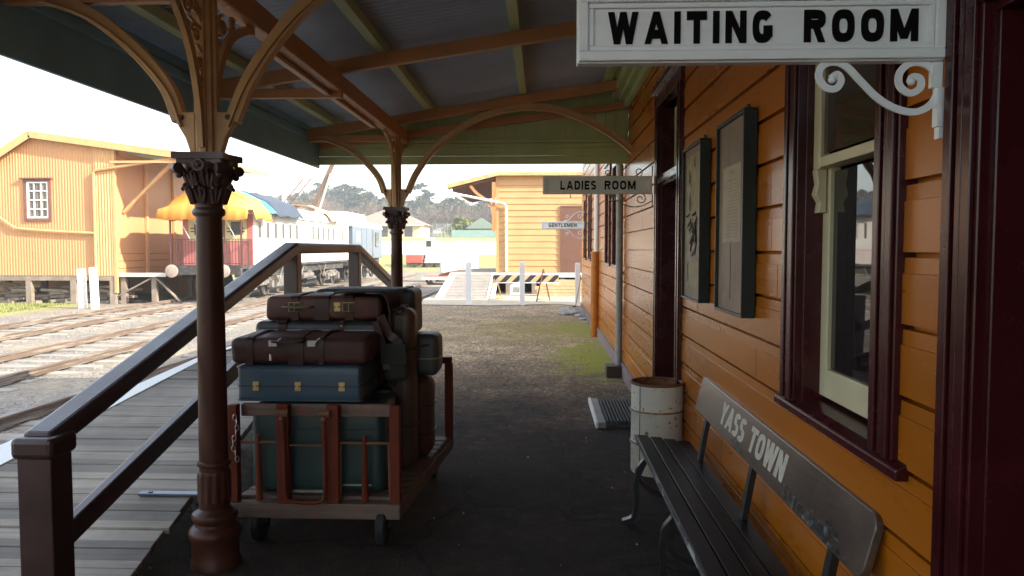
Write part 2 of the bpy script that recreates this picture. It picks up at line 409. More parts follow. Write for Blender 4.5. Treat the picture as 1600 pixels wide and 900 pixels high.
# corrugated sheet: ripples run down the slope
vs = []; fs = []; lam = .080; nseg = int((YV-Y0V)/lam*8); xs = (XF-.10, -1.2, .1, WX)
for j in range(nseg+1):
    yy = Y0V+(YV-.02-Y0V)*j/nseg; dz = .021*math.sin(2*PI*yy/lam)
    for x in xs: vs.append((x, yy, rz(x)+.158+dz))
for j in range(nseg):
    for i in range(3): a = j*4+i; fs.append((a, a+1, a+5, a+4))
MB().add(vs, fs).build('roof_sheet', iron, vr, smooth=True)
for yy in (-1.14, 1.3, 3.75, 6.14, 8.64):
    MB().bar((XF+.03, yy, rz(XF+.03)), (WX-.20, yy, rz(WX-.20)), .065, .105).build('rafter', truss, vr, bevel=.006)
    MB().bar((XF+.03, yy, 2.835), (-1.60, yy, 2.835), .055, .075).build('outrigger', truss, vr, bevel=.005)
b = MB(); b.bar((XF+.03, YV-.13, 2.80), (WX-.03, YV-.13, 3.27), .05, .085); b.build('end_tie', truss, vr, bevel=.005)
for x in (-2.36, -1.28, -.22, .72):
    b = MB(); b.box((x-.04, Y0V, rz(x)+.056), (x+.04, YV-.03, rz(x)+.138)); b.build('purlin', olive, vr, bevel=.006)
MB().box((-1.70, Y0V, 2.845), (-1.60, YV-.03, 2.985)).build('beam', truss, vr, bevel=.008)
MB().box((-1.735, 4.75, 2.812), (-1.685, 7.75, 2.842)).build('beam_batten', mat('outside_lit_tan',(.55,.34,.20),.5,.12,4), vr, bevel=.006)  # batten colour paled for the light it catches from outside
b = MB(); b.box((XF-.028, Y0V, 2.56), (XF, YV, 2.93)); b.box((XF, Y0V, 2.845), (XF+.03, YV-.05, 2.90)); b.box((XF-.04, Y0V, 2.93), (XF+.012, YV, 3.00))
b.build('fascia', teal, vr, bevel=.004)
b = MB()   # quad gutter on the outer side
b.tube([(XF-.085, Y0V, 2.95), (XF-.085, YV, 2.95)], .055, 10); b.build('gutter', teal, vr, smooth=True)
# lined end: three horizontal boards below, upright lining above
b = MB()
for i,(z0,z1) in enumerate(((2.60,2.695),(2.699,2.794),(2.798,2.845))): b.box((XF, YV-.025, z0), (WX-.02, YV+.012, z1)); b.box((XF, YV-.032, z1-.014), (WX-.02, YV-.025, z1-.004))
b.box((XF, YV-.05, 2.848), (WX-.02, YV+.012, 2.885))
b.build('end_board', olive, vr, bevel=.003)
b = MB(); x = XF
while x < WX-.05:
    x1 = min(x+.118, WX-.02); b.prism([(x+.002,2.887),(x1-.004,2.887),(x1-.004,rz(x1)+.15),(x+.002,rz(x)+.15)], 'Y', YV-.012, YV+.01); x = x1
b.build('end_lining', olive, vr)
b = MB(); b.prism([(XF+.01,2.80),(WX-.03,2.80),(WX-.03,rz(WX)+.15),(XF+.01,rz(XF)+.15)], 'Y', YV+.012, YV+.03); b.build('end_backing', olive, vr)
b = MB()
b.box((WX-.22, Y0V, 3.36), (WX-.028, YV-.03, 3.47)); b.box((WX-.15, Y0V, 3.31), (WX-.028, YV-.03, 3.36)); b.box((WX-.09, Y0V, 3.24), (WX-.028, YV-.03, 3.31)); b.box((WX-.26, Y0V, 3.47), (WX-.028, YV-.03, 3.50))
b.build('cornice', olive, vr, bevel=.01)

sc_ = thing('side_light_blocker', (-2.5, 1, 0), 'added ochre boarded screen, out of view, that blocks side light near the viewer', 'screen')  # unseen screen, added to keep side light off the near wall
b = MB()
for i in range(14): b.box((-2.53, .35, .02+.18*i), (-2.50, 1.75, .195+.18*i))
b.build('boards', ochre, sc_, bevel=.003)
for yy in (.35, 1.75): b = MB(); b.box((-2.60, yy-.05, 0), (-2.535, yy+.05, 2.6)); b.build('post', rail_paint, sc_)
# ---------------------------------------------------------------- cast columns
def make_column(loc):
    cx, cy, _ = loc
    c = thing('verandah_column', loc, 'nearest cast iron verandah column, beside the luggage trolley and ramp handrail', 'column', 'cast iron columns of the verandah')
    b = MB(); prof = [(.120,0),(.120,.035),(.114,.045),(.114,.135),(.122,.15),(.128,.17),(.126,.19),(.112,.205),(.098,.215),(.096,.228),(.106,.238),(.112,.255),(.106,.275),(.084,.285),(.076,.30)]
    b.lathe(prof, loc, 36); b.build('column_base', brown_iron, c, smooth='auto')
    b = MB(); b.lathe([(.075,.296),(.075,.325),(.077,.33),(.081,.34),(.081,.47),(.076,.485),(.073,.49)], loc, 64, flute=lambda k,z: (1-.09*(.5-.5*math.cos(2*PI*k*12/64))) if .335<z<.475 else 1)
    b.build('fluted_collar', brown_iron, c, smooth='auto')
    b = MB(); b.lathe([(.071,.485),(.071,.51),(.079,.515),(.082,.525),(.079,.535),(.071,.54),(.070,.7),(.065,1.4),(.062,1.76)], loc, 36); b.build('shaft', brown_iron, c, smooth='auto')
    k = MB(); k.lathe([(.064,1.755),(.076,1.765),(.080,1.778),(.076,1.79),(.066,1.80),(.072,1.86),(.092,1.93),(.110,1.985),(.118,2.015)], loc, 24)
    k.prism([(cx-.125,cy-.125),(cx,cy-.105),(cx+.125,cy-.125),(cx+.105,cy),(cx+.125,cy+.125),(cx,cy+.105),(cx-.125,cy+.125),(cx-.105,cy)], 'Z', 2.03, 2.062)
    k.prism([(cx-.108,cy-.108),(cx,cy-.092),(cx+.108,cy-.108),(cx+.092,cy),(cx+.108,cy+.108),(cx,cy+.092),(cx-.108,cy+.108),(cx-.092,cy)], 'Z', 2.008, 2.03)
    for i in range(4):      # corner scrolls
        a = PI/4+i*PI/2; u = Vector((math.cos(a), math.sin(a), 0)); o = Vector((cx,cy,0))
        pts = [o+u*.085+Vector((0,0,1.88)), o+u*.11+Vector((0,0,1.955)), o+u*.148+Vector((0,0,2.0))]
        k.tube(smooth_curve(pts,4), [.016]*9, 6)
        s = Vector((-u.y,u.x,0)); k.tube([o+u*.150+Vector((0,0,1.985))-s*.022, o+u*.150+Vector((0,0,1.985))+s*.022], .026, 10)
        k.ball(tuple(o+u*.14+Vector((0,0,1.955))), .018, 6)
    for ring, (z0, r0, n, sz) in enumerate(((1.82,.080,8,.10),(1.895,.088,8,.095))):     # acanthus leaves
        for i in range(n):
            a = 2*PI*(i+.5*ring)/n; u = Vector((math.cos(a), math.sin(a), 0)); s = Vector((-u.y,u.x,0)); o = Vector((cx,cy,z0))
            for sx in (-1,0,1):
                pts = [o+u*r0*.96+s*sx*.008, o+u*(r0+.012)+s*sx*.022+Vector((0,0,sz*.5)), o+u*(r0+.026)+s*sx*.024+Vector((0,0,sz*(.92-.15*abs(sx)))), o+u*(r0+.042)+s*sx*.020+Vector((0,0,sz*(.80-.15*abs(sx))))]
                k.tube(smooth_curve(pts,3), lambda t: .013*(1-.5*t), 5)
    for i in range(4):      # rosette on each face
        a = i*PI/2; u = Vector((math.cos(a), math.sin(a), 0)); s = Vector((-u.y,u.x,0)); o = Vector((cx,cy,2.0))+u*.108
        k.tube([o+s*.026*math.cos(t)+Vector((0,0,.026*math.sin(t))) for t in [j*2*PI/10 for j in range(11)]], .008, 5); k.ball(tuple(o), .011, 6)
    k.build('capital', capital_paint, c, smooth='auto')
    # upper casting: cross-shaped post, lugs for the braces
    p = MB(); p.box((cx-.042, cy-.042, 2.062), (cx+.042, cy+.042, 2.843)); p.box((cx-.058, cy-.018, 2.062), (cx+.058, cy+.018, 2.843)); p.box((cx-.018, cy-.058, 2.062), (cx+.018, cy+.058, 2.843))
    for s in (-1,1):
        p.prism([(cx+s*.05,2.062),(cx+s*.075,2.062),(cx+s*.10,2.14),(cx+s*.145,2.215),(cx+s*.150,2.245),(cx+s*.135,2.265),(cx+s*.05,2.265)], 'Y', cy-.026, cy+.026)
    p.build('upper_post', cast, c, bevel=.006)
    for s in (-1,1):
        q = MB(); q.tube([(cx+s*.118,cy-.026,2.238),(cx+s*.118,cy-.04,2.238)], .014, 8); q.build('bolt', brown_iron, c)
    br = [(cx-.132,2.225),(cx-.20,2.40),(cx-.36,2.585),(cx-.56,2.74),(cx-.78,2.828),(XF+.02,2.868)]
    q = MB(); q.sweep(smooth_curve([(x,cy,z) for x,z in br],6), .068, .058, (0,1,0)); q.sweep(smooth_curve([(x+.028*.6,cy,z-.032) for x,z in br],6), .012, .09, (0,1,0)); q.build('arch_brace', cast, c, bevel=.004)
    br = [(cx+.130,2.225),(cx+.24,2.46),(cx+.47,2.75),(cx+.77,2.965),(cx+1.06,3.10),(cx+1.40,3.17),(cx+1.78,3.15),(cx+2.2,2.99),(cx+2.48,2.82),(WX-.035,2.68)]
    q = MB(); q.sweep(smooth_curve([(x,cy,z) for x,z in br],6), .068, .058, (0,1,0)); q.sweep(smooth_curve([(x-.012,cy,z-.034) for x,z in br],6), .012, .09, (0,1,0)); q.build('arch_brace', cast, c, bevel=.004)
    # pierced spandrels along the beam
    for s in (-1,1):
        g = MB(); rib = smooth_curve([(cx,cy+s*.06,2.09),(cx,cy+s*.085,2.30),(cx,cy+s*.16,2.52),(cx,cy+s*.30,2.70),(cx,cy+s*.50,2.80),(cx,cy+s*.62,2.83)],6)
        g.sweep(rib, .045, .028, (1,0,0))
        for (yy,zz,r,a0) in ((.115,2.62,.045,0),(.20,2.74,.055,1.5),(.10,2.75,.035,3),(.33,2.785,.035,.7),(.085,2.49,.028,2),(.08,2.41,.020,1)):
            pts = spiral(yy, zz, r, r*.25, a0, a0+2.7*PI, 20); g.tube([(cx, cy+s*u, v) for u,v in pts], .010, 5); g.ball((cx,cy+s*yy,zz), r*.42, 6)
            g.tube([(cx,cy+s*(yy-.02),zz-r),(cx,cy+s*.05,zz-r-.03)], .010, 5)
        g.build('spandrel', cast, c, smooth='auto')
    return c
col0 = make_column((-1.65, 3.75, 0))
copy_tree(col0, (-1.65, 8.64, 0), label='farther cast iron verandah column standing at the lined end of the roof')

# ---------------------------------------------------------------- hanging name boards
def scroll(mb, pts, y, w=.012, d=.02):
    mb.sweep(smooth_curve([(x,y,z) for x,z in pts],4), d, w, (0,1,0))
def name_board(name, text, x0, x1, y, z0, z1, label, face, tx0, tx1, tz0, tz1, bold, gap=.24, thick=.035):
    t = thing(name, ((x0+x1)/2, y, z0), label, 'sign')
    h = z1-z0; b = MB(); b.box((x0,y,z0),(x1,y+thick,z1)); b.build('board', face, t, bevel=.003)
    f = MB(); e = .16*h
    for a0,a1,c0,c1 in ((x0+.004,x1-.004,z0+.004,z0+e),(x0+.004,x1-.004,z1-e,z1-.004),(x0+.004,x0+e,z0+e,z1-e),(x1-e,x1-.004,z0+e,z1-e)): f.box((a0,y-.014,c0),(a1,y-.001,c1))
    e2 = .24*h
    for a0,a1,c0,c1 in ((x0+e+.001,x1-e-.001,z0+e+.001,z0+e2),(x0+e+.001,x1-e-.001,z1-e2,z1-e-.001),(x0+e+.001,x0+e2,z0+e2,z1-e2),(x1-e2,x1-e-.001,z0+e2,z1-e2)): f.box((a0,y-.008,c0),(a1,y-.001,c1))
    f.build('moulding', face, t, bevel=.003)
    words = text.split(' '); 
    if len(words) == 1: spans = [(tx0, tx1)]
    else: spans = [(tx0[0], tx0[1]), (tx1[0], tx1[1])]
    for wd,(a,c) in zip(words, spans):
        L = MB(); vs, fs = text_mesh(wd, bold, gap); L.add([(a+(c-a)*p, y-.004*q-.001, tz0+(tz1-tz0)*r) for p,r,q in vs], fs)
        L.build('lettering', black_ink, t)
    return t
s1 = name_board('waiting_room_sign', 'WAITING ROOM', .084, .978, 1.94, 2.058, 2.232, 'white hanging board lettered WAITING ROOM with white iron scroll below', sign_white, (.160,.562), (.638,.912), 2.104, 2.182, .27, .26)
b = MB()
u = lambda px, py: (.978-(1478-px)*.00155, 2.058-(py-98)*.00158)
S = [u(*p) for p in ((1306,122),(1316,116),(1322,126),(1314,138),(1298,136),(1287,120),(1292,103),(1310,97),(1330,104),(1352,126),(1380,153),(1410,170),(1440,175),(1464,163),(1474,140),(1470,116),(1452,101),(1430,100),(1414,114),(1414,134),(1430,146),(1446,138),(1446,124),(1434,121),(1430,130))]
b.sweep(smooth_curve([(x,1.955,z) for x,z in S],5), .017, .0062, (0,1,0)); b.ball((u(1308,124)[0],1.955,u(1308,124)[1]),.010,8); b.ball((u(1432,128)[0],1.955,u(1432,128)[1]),.010,8)
b.box((.955,1.946,1.995),(.978,1.968,2.056)); b.box((.967,1.944,1.90),(.984,1.970,1.994)); b.box((.972,1.946,1.87),(.984,1.968,1.898))
b.build('scroll_bracket', sign_white, s1, smooth='auto')
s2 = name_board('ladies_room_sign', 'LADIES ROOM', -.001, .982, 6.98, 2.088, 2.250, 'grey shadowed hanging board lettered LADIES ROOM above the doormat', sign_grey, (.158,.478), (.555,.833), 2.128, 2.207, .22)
b = MB()
for (xx,zz,r,a0,t,sg) in ((.86,2.285,.04,-PI/2,1,1),(.58,2.28,.03,-PI/2,1,1),(.88,2.045,.05,PI/2,-1,1),(.62,2.05,.035,PI/2,-1,1)):
    pts = spiral(xx, zz, r, r*.25, a0, a0+t*2.6*PI, 20); b.tube([(p,6.998,q) for p,q in pts], .005, 5)
b.tube(smooth_curve([(.60,6.998,2.085),(.70,6.998,2.01),(.80,6.998,1.975),(.90,6.998,1.985),(.985,6.998,2.03)],5), .005, 5); b.tube([(.985,6.998,1.98),(.985,6.998,2.09)],.006,5)
b.tube([(.985,6.998,2.25),(.985,6.998,2.34)],.006,5); b.tube([(.25,6.998,2.085),(.25,6.998,2.055)],.005,5)
b.build('scroll_bracket', grey_metal, s2, smooth='auto')
s3 = name_board('gentlemen_sign', 'GENTLEMEN', -.031, .985, 18.32, 2.062, 2.236, 'small white far board lettered GENTLEMEN between white iron curls', mat('sign_bright_white', (.90,.90,.89), .5, .03), .14, .80, 2.106, 2.192, .2)
b = MB()
for sg in (1,-1):
    zc = 2.149; pts = [(.50,zc+sg*.095),(.62,zc+sg*.13),(.70,zc+sg*.22),(.82,zc+sg*.30),(.93,zc+sg*.32),(.985,zc+sg*.30)]
    b.tube(smooth_curve([(x,18.34,z) for x,z in pts],4), .011, 5)
    for xx,zz,r in ((.88,.20,.06),(.58,.20,.045)): b.tube([(p,18.34,q) for p,q in spiral(xx,zc+sg*zz,r,r*.3,0,2.4*PI,16)], .009, 5)
b.build('scroll_bracket', bright_white, s3, smooth='auto')

# ---------------------------------------------------------------- notice boards on the wall
board_wood = wood('notice_board_wood', (.17,.115,.080), (.31,.215,.15), 'Z', .6, wear=(.07,.048,.035), wear_at=.63)
peel = mat('peeling_paper', (.36,.29,.18), .85, .3, 6, (1,1,.5), wear=(.10,.08,.06), wear_at=.56, wear_soft=.02, wear_scale=11, bmp=.5)
paper = mat('yellowed_notice_paper', (.42,.335,.25), .8, .18, 6, (1,1,1), wear=(.2,.17,.13), wear_at=.66, wear_scale=16)
def notice(y0, y1, label):
    t = thing('notice_board', (.99, (y0+y1)/2, 1.27), label, 'notice board', 'framed notice boards on the station wall')
    f = MB(); x0 = .935; e = .013; z0, z1 = 1.27, 2.25
    f.box((x0,y0,z0),(1.0,y0+e,z1)); f.box((x0,y1-e,z0),(1.0,y1,z1)); f.box((x0,y0+e,z0),(1.0,y1-e,z0+e)); f.box((x0,y0+e,z1-e),(1.0,y1-e,z1)); f.box((x0-.003,y0-.003,z1),(1.0,y1+.003,z1+.006))
    f.build('frame', dark_green, t, bevel=.004)
    MB().box((x0+.019,y0+e,z0+e),(.995,y1-e,z1-e)).build('back_panel', board_wood, t)
    h = MB()
    for q in (.25,.75): yy = y0+(y1-y0)*q; h.box((.985,yy-.015,z1+.012),(.998,yy+.015,z1+.045))
    h.build('hanger', black_iron, t)
    return t
n1 = notice(4.65, 5.23, 'left notice board nearer the ladies door, its old poster peeled to scraps')
def ragged(y0,y1,z0,z1,seed,amp,n=14):
    rr = random.Random(seed); P = []
    for i in range(n): P.append((y0+(y1-y0)*i/n, z0+rr.uniform(0,amp)))
    for i in range(n): P.append((y1-rr.uniform(0,amp), z0+(z1-z0)*i/n))
    for i in range(n): P.append((y1-(y1-y0)*i/n, z1-rr.uniform(0,amp*.4)))
    for i in range(n): P.append((y0+rr.uniform(0,amp), z1-(z1-z0)*i/n))
    return P
b = MB(); b.prism(ragged(4.73,5.16,1.78,2.20,3,.03), 'X', .9535, .9565); b.prism(ragged(4.80,5.05,1.56,1.80,5,.09), 'X', .9535, .956); b.prism(ragged(4.72,5.15,1.33,1.52,9,.05), 'X', .9535, .956); b.build('torn_poster', peel, n1)
b = MB()   # curls of paper hanging off
for i in range(14):
    rr = random.Random(i); yy = rr.uniform(4.78,5.06); zz = rr.uniform(1.56,1.84); l = rr.uniform(.02,.07)
    b.sweep([(.953,yy,zz),(.947,yy+.006,zz-l*.5),(.934,yy+.012,zz-l)], .03*rr.uniform(.5,1.3), .0012, (1,0,0))
b.build('paper_scrap', mat('dark_scrap',(.05,.042,.035),.9), n1)
n2 = notice(3.655, 4.225, 'right notice board beside the window, with a yellowed paper notice pinned on')
b = MB(); b.prism(ragged(3.76,4.13,1.63,2.02,4,.008), 'X', .9530, .9560); b.build('paper_notice', paper, n2)
b = MB()
rr = random.Random(2)
b.box((.9515,3.90,1.975),(.9528,3.97,1.99)); b.box((.9515,3.85,1.94),(.9528,4.03,1.946))
for i in range(17):
    zz = 1.92-i*.0165; b.box((.9518,3.80,zz),(.9528,3.80+rr.uniform(.2,.28),zz+.004))
b.build('faint_print', mat('faded_print',(.34,.27,.20),.9), n2)
b = MB(); b.box((.9515,3.945,1.34),(.9565,3.953,1.625)); b.build('panel_crack', black_iron, n2)
# ---------------------------------------------------------------- platform, ramp, handrail
def ground_mat():
    m, nt, b = nodes_of('station_ground'); v = coords(nt)
    sp = nt.nodes.new('ShaderNodeSeparateXYZ'); nt.links.new(v, sp.inputs[0])
    n1 = noise_node(nt, v, 28, 6, .7); g = ramp_node(nt, [(.30,(.13,.115,.10)),(.5,(.25,.23,.20)),(.72,(.37,.345,.31))]); nt.links.new(n1, g.inputs[0])
    vo = nt.nodes.new('ShaderNodeTexVoronoi'); vo.inputs['Scale'].default_value = 22; nt.links.new(v, vo.inputs['Vector'])
    vr_ = ramp_node(nt, [(0,(.6,.58,.55)),(1,(1.25,1.2,1.15))]); sc = nt.nodes.new('ShaderNodeSeparateColor'); nt.links.new(vo.outputs['Color'], sc.inputs[0]); nt.links.new(sc.outputs[0], vr_.inputs[0])
    stone = mixc(nt, 1.0, g.outputs[0], vr_.outputs[0], 'MULTIPLY')
    n2 = noise_node(nt, v, .6, 6); e = ramp_node(nt, [(.42,(0,0,0)),(.62,(1,1,1))]); nt.links.new(n2, e.inputs[0])
    earth_n = noise_node(nt, v, 5, 6); er = ramp_node(nt, [(.3,(.24,.19,.13)),(.7,(.40,.33,.24))]); nt.links.new(earth_n, er.inputs[0])
    mid = mixc(nt, e.outputs[0], stone, er.outputs[0])
    gn = noise_node(nt, v, 3, 8, .7); gr = ramp_node(nt, [(.3,(.20,.20,.07)),(.55,(.33,.31,.12)),(.75,(.44,.40,.2))]); nt.links.new(gn, gr.inputs[0])
    # grass beyond the yard: distance along y, and the verge left of the shed track, edges broken up by noise
    def edge(out, a, c, k):
        ad = nt.nodes.new('ShaderNodeMath'); ad.operation = 'MULTIPLY_ADD'; nt.links.new(n2, ad.inputs[0]); ad.inputs[1].default_value = k; nt.links.new(out, ad.inputs[2])
        mr = nt.nodes.new('ShaderNodeMapRange'); mr.inputs[1].default_value = a; mr.inputs[2].default_value = c; nt.links.new(ad.outputs[0], mr.inputs[0]); return mr.outputs[0]
    far = edge(sp.outputs[1], 62, 70, 14)
    out = mixc(nt, far, mid, gr.outputs[0])
    neg = nt.nodes.new('ShaderNodeMath'); neg.operation = 'MULTIPLY'; neg.inputs[1].default_value = -1; nt.links.new(sp.outputs[0], neg.inputs[0])
    left = edge(neg.outputs[0], 16.2, 17.2, 1.5)
    out = mixc(nt, left, out, gr.outputs[0])
    nt.links.new(out, b.inputs['Base Color']); b.inputs['Roughness'].default_value = .95; b.inputs['Specular IOR Level'].default_value = .2
    bump(nt, b, vo.outputs['Distance'], .7, .03); return m
def sstep(t): t = min(1, max(0, t)); return t*t*(3-2*t)
def terrain(x, y):
    z = -.40 + 1.35*sstep((y-50)/32) + 2.4*sstep((y-84)/40) + 4.6*sstep((y-135)/125)
    z += 4*sstep((-x-30)/60)*sstep((y-130)/100) - 7*sstep((y-300)/200)
    if y > 90: z += 1.2*noise.noise(Vector((x*.02, y*.02, 3)))*sstep((y-110)/60)
    return z
xs = [-2500,-1200,-600,-400,-300]+[-260+8*i for i in range(50)]+[160,220,300,500,900,2500]
ys = [-2500,-800,-200,-60,-10,20,35,44]+[50+4*i for i in range(20)]+[134+8*i for i in range(40)]+[480,600,900,1600,3000]
vs = [(x,y,terrain(x,y)) for y in ys for x in xs]; nx = len(xs)
fs = [(j*nx+i, j*nx+i+1, (j+1)*nx+i+1, (j+1)*nx+i) for j in range(len(ys)-1) for i in range(nx-1)]
struct(MB().add(vs, fs), 'ground', ground_mat(), smooth=True)

def platform_mat():
    m, nt, b = nodes_of('platform_gravel'); v = coords(nt)
    sp = nt.nodes.new('ShaderNodeSeparateXYZ'); nt.links.new(v, sp.inputs[0])
    def math_(op, a, c, d=None):
        n = nt.nodes.new('ShaderNodeMath'); n.operation = op
        for k, q in enumerate((a, c, d)):
            if q is None: continue
            if hasattr(q, 'links'): nt.links.new(q, n.inputs[k])
            else: n.inputs[k].default_value = q
        return n.outputs[0]
    big = noise_node(nt, v, 1.1, 6); med = noise_node(nt, v, 7, 7, .7); fine = noise_node(nt, v, 75, 5, .8)
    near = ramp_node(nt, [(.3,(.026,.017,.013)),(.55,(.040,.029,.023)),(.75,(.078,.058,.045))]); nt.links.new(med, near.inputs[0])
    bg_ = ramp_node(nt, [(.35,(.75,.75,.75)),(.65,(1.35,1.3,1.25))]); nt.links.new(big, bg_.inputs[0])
    fr = ramp_node(nt, [(.30,(.45,.45,.45)),(.55,(1,1,1)),(.72,(2.3,2.2,2.1))]); nt.links.new(fine, fr.inputs[0])
    nearf = mixc(nt, 1.0, mixc(nt, 1.0, near.outputs[0], bg_.outputs[0], 'MULTIPLY'), fr.outputs[0], 'MULTIPLY')
    cr = nt.nodes.new('ShaderNodeTexVoronoi'); cr.feature = 'DISTANCE_TO_EDGE'; cr.inputs['Scale'].default_value = .85
    wv = nt.nodes.new('ShaderNodeVectorMath'); wv.operation = 'MULTIPLY_ADD'; nc = nt.nodes.new('ShaderNodeTexNoise'); nc.inputs['Scale'].default_value = 3.5; nc.inputs['Detail'].default_value = 6; nt.links.new(v, nc.inputs['Vector'])
    nt.links.new(nc.outputs['Color'], wv.inputs[0]); wv.inputs[1].default_value = (.5,.5,.5); nt.links.new(v, wv.inputs[2]); nt.links.new(wv.outputs[0], cr.inputs['Vector'])
    ck = ramp_node(nt, [(0,(.25,.25,.25)),(.022,(1,1,1))]); nt.links.new(cr.outputs['Distance'], ck.inputs[0])
    nearf = mixc(nt, .8, nearf, ck.outputs[0], 'MULTIPLY')
    vo = nt.nodes.new('ShaderNodeTexVoronoi'); vo.inputs['Scale'].default_value = 34; nt.links.new(v, vo.inputs['Vector']); sc = nt.nodes.new('ShaderNodeSeparateColor'); nt.links.new(vo.outputs['Color'], sc.inputs[0])
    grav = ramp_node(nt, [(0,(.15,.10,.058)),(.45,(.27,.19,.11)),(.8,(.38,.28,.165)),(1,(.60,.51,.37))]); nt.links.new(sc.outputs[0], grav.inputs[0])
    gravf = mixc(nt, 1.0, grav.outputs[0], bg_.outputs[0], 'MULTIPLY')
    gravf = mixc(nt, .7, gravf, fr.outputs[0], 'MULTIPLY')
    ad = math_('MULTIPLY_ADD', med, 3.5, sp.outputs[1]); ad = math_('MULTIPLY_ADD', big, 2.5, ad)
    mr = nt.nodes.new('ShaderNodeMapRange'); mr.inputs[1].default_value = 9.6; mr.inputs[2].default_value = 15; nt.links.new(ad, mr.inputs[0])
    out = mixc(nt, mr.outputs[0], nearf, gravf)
    # moss: tufted patches, thickest against the wall, thin and yellowish across the rest
    mn = noise_node(nt, v, 3.4, 10, .78)
    def patch(c, s, k):
        ctr = nt.nodes.new('ShaderNodeVectorMath'); ctr.operation = 'SUBTRACT'; nt.links.new(v, ctr.inputs[0]); ctr.inputs[1].default_value = c
        scv = nt.nodes.new('ShaderNodeVectorMath'); scv.operation = 'MULTIPLY'; nt.links.new(ctr.outputs[0], scv.inputs[0]); scv.inputs[1].default_value = s
        ln = nt.nodes.new('ShaderNodeVectorMath'); ln.operation = 'LENGTH'; nt.links.new(scv.outputs[0], ln.inputs[0])
        return math_('MULTIPLY_ADD', ln.outputs['Value'], -k, mn)
    thin = ramp_node(nt, [(.27,(0,0,0)),(.40,(.50,.50,.50)),(.50,(.75,.75,.75))]); nt.links.new(patch((.0,15.2,0),(.42,.30,0),.26), thin.inputs[0])
    olive_m = ramp_node(nt, [(.3,(.15,.115,.028)),(.55,(.27,.215,.045)),(.8,(.36,.30,.08))]); nt.links.new(fine, olive_m.inputs[0])
    out = mixc(nt, thin.outputs[0], out, olive_m.outputs[0])
    thick = ramp_node(nt, [(.26,(0,0,0)),(.31,(.7,.7,.7)),(.38,(1,1,1))]); nt.links.new(patch((.86,11.3,0),(1.15,.44,0),.26), thick.inputs[0])
    thick2 = ramp_node(nt, [(.27,(0,0,0)),(.33,(.6,.6,.6)),(.42,(.9,.9,.9))]); nt.links.new(patch((.75,15.3,0),(1.2,.50,0),.26), thick2.inputs[0])
    moss = ramp_node(nt, [(.3,(.12,.125,.016)),(.55,(.25,.25,.028)),(.8,(.37,.35,.06))]); nt.links.new(fine, moss.inputs[0])
    out = mixc(nt, thick2.outputs[0], out, moss.outputs[0]); out = mixc(nt, thick.outputs[0], out, moss.outputs[0])
    nt.links.new(out, b.inputs['Base Color']); b.inputs['Roughness'].default_value = .9; b.inputs['Specular IOR Level'].default_value = .2
    bump(nt, b, math_('ADD', fine, math_('MULTIPLY', vo.outputs['Distance'], .8)), .8, .012); return m
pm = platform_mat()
# subdivided sheet with a slightly uneven surface
b = MB(); gx = [-3.72+.25*i for i in range(20)]+[1.05]; gy = [-10+.25*i for i in range(137)]
vs = [(x,y,(.012*noise.noise(Vector((x*1.3,y*1.3,0)))+.006*noise.noise(Vector((x*5,y*5,1))))*(0 if y<8.0 or x>.95 else 1)-.0) for y in gy for x in gx]; n = len(gx)
b.add(vs, [(j*n+i, j*n+i+1, (j+1)*n+i+1, (j+1)*n+i) for j in range(len(gy)-1) for i in range(n-1)])
b.box((-3.72,-10,-.8),(-3.60,24.2,-.014)); b.box((-3.60,24.15,-.8),(1.05,24.25,-.014))
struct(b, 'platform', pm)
# pebbles and grit lying on the far half of the platform
pq = MB(); rr = random.Random(41)
for i in range(5400):
    y = 7.5+13.5*rr.random()**.8 if i < 5200 else rr.uniform(3.5,8); x = rr.uniform(-3.2,.98); s = rr.uniform(.006,.020)*(.7+.03*y); a = rr.uniform(0,6.28); c_, s_ = math.cos(a)*s, math.sin(a)*s; z = -.006
    if -1.9 < x and y < 8.2 and rr.random() < .6: continue
    pq.add([(x+c_,y+s_,z),(x-s_*.8,y+c_*.8,z),(x-c_,y-s_,z),(x+s_*.9,y-c_*.9,z),(x,y,z+s*rr.uniform(.5,.9)+.010)],[(0,1,4),(1,2,4),(2,3,4),(3,0,4)])
tag(pq.build('loose_pebbles', mat('pale_pebble', (.28,.215,.14), .9, .4, 60, col2=(.55,.48,.36), bmp=0), loc=(-1,14,0)), 'small pale pebbles strewn over the gravel end of the platform', 'pebbles', kind='stuff')
# a sunlit strip of pale sand at the far end and beside the goods platform
sand = mat('pale_sand', (.44,.37,.27), .95, .25, 5, bmp=.4, bscale=90)
b = MB(); P = [(-3.7,21.6),(-1.5,21.2),(.4,21.9),(1.2,20.9),(5,20.9),(5,29),(-3.7,29)]
b.add([(x,y,.016) for x,y in P], [tuple(range(len(P)))]); struct(b, 'sand_path', sand)
b = MB(); b.box((-3.7,24.26,-.8),(5,29,.010)); struct(b, 'yard_bank', sand)

# timber ramp with flat top
def zr(y): return max(.0, min(.246*(y-2.95), .73)) if y < 7.93 else max(0, .73-.243*(y-7.93))
def xl(y): return -3.62+.30*(min(y,5.95)-2.6) if y < 7.9 else -2.615-.08*(y-7.9)
rp = MB(); rr = random.Random(4); y = 2.95
while y < 10.9:
    y1 = y+.145; j = rr.uniform(-.004,.004); xa = -1.87+rr.uniform(-.012,.012)
    z0, z1 = zr(y)+.018, zr(y1)+.018; la, lb = xl(y)+rr.uniform(-.01,.01), xl(y1)
    rp.add([(la,y,z0+j-.035),(xa,y,z0+j-.035),(xa,y1-.012,z1+j-.035),(lb,y1-.012,z1+j-.035),(la,y,z0+j),(xa,y,z0+j),(xa,y1-.012,z1+j),(lb,y1-.012,z1+j)],
           [(3,2,1,0),(4,5,6,7),(0,1,5,4),(1,2,6,5),(2,3,7,6),(3,0,4,7)]); y += .150
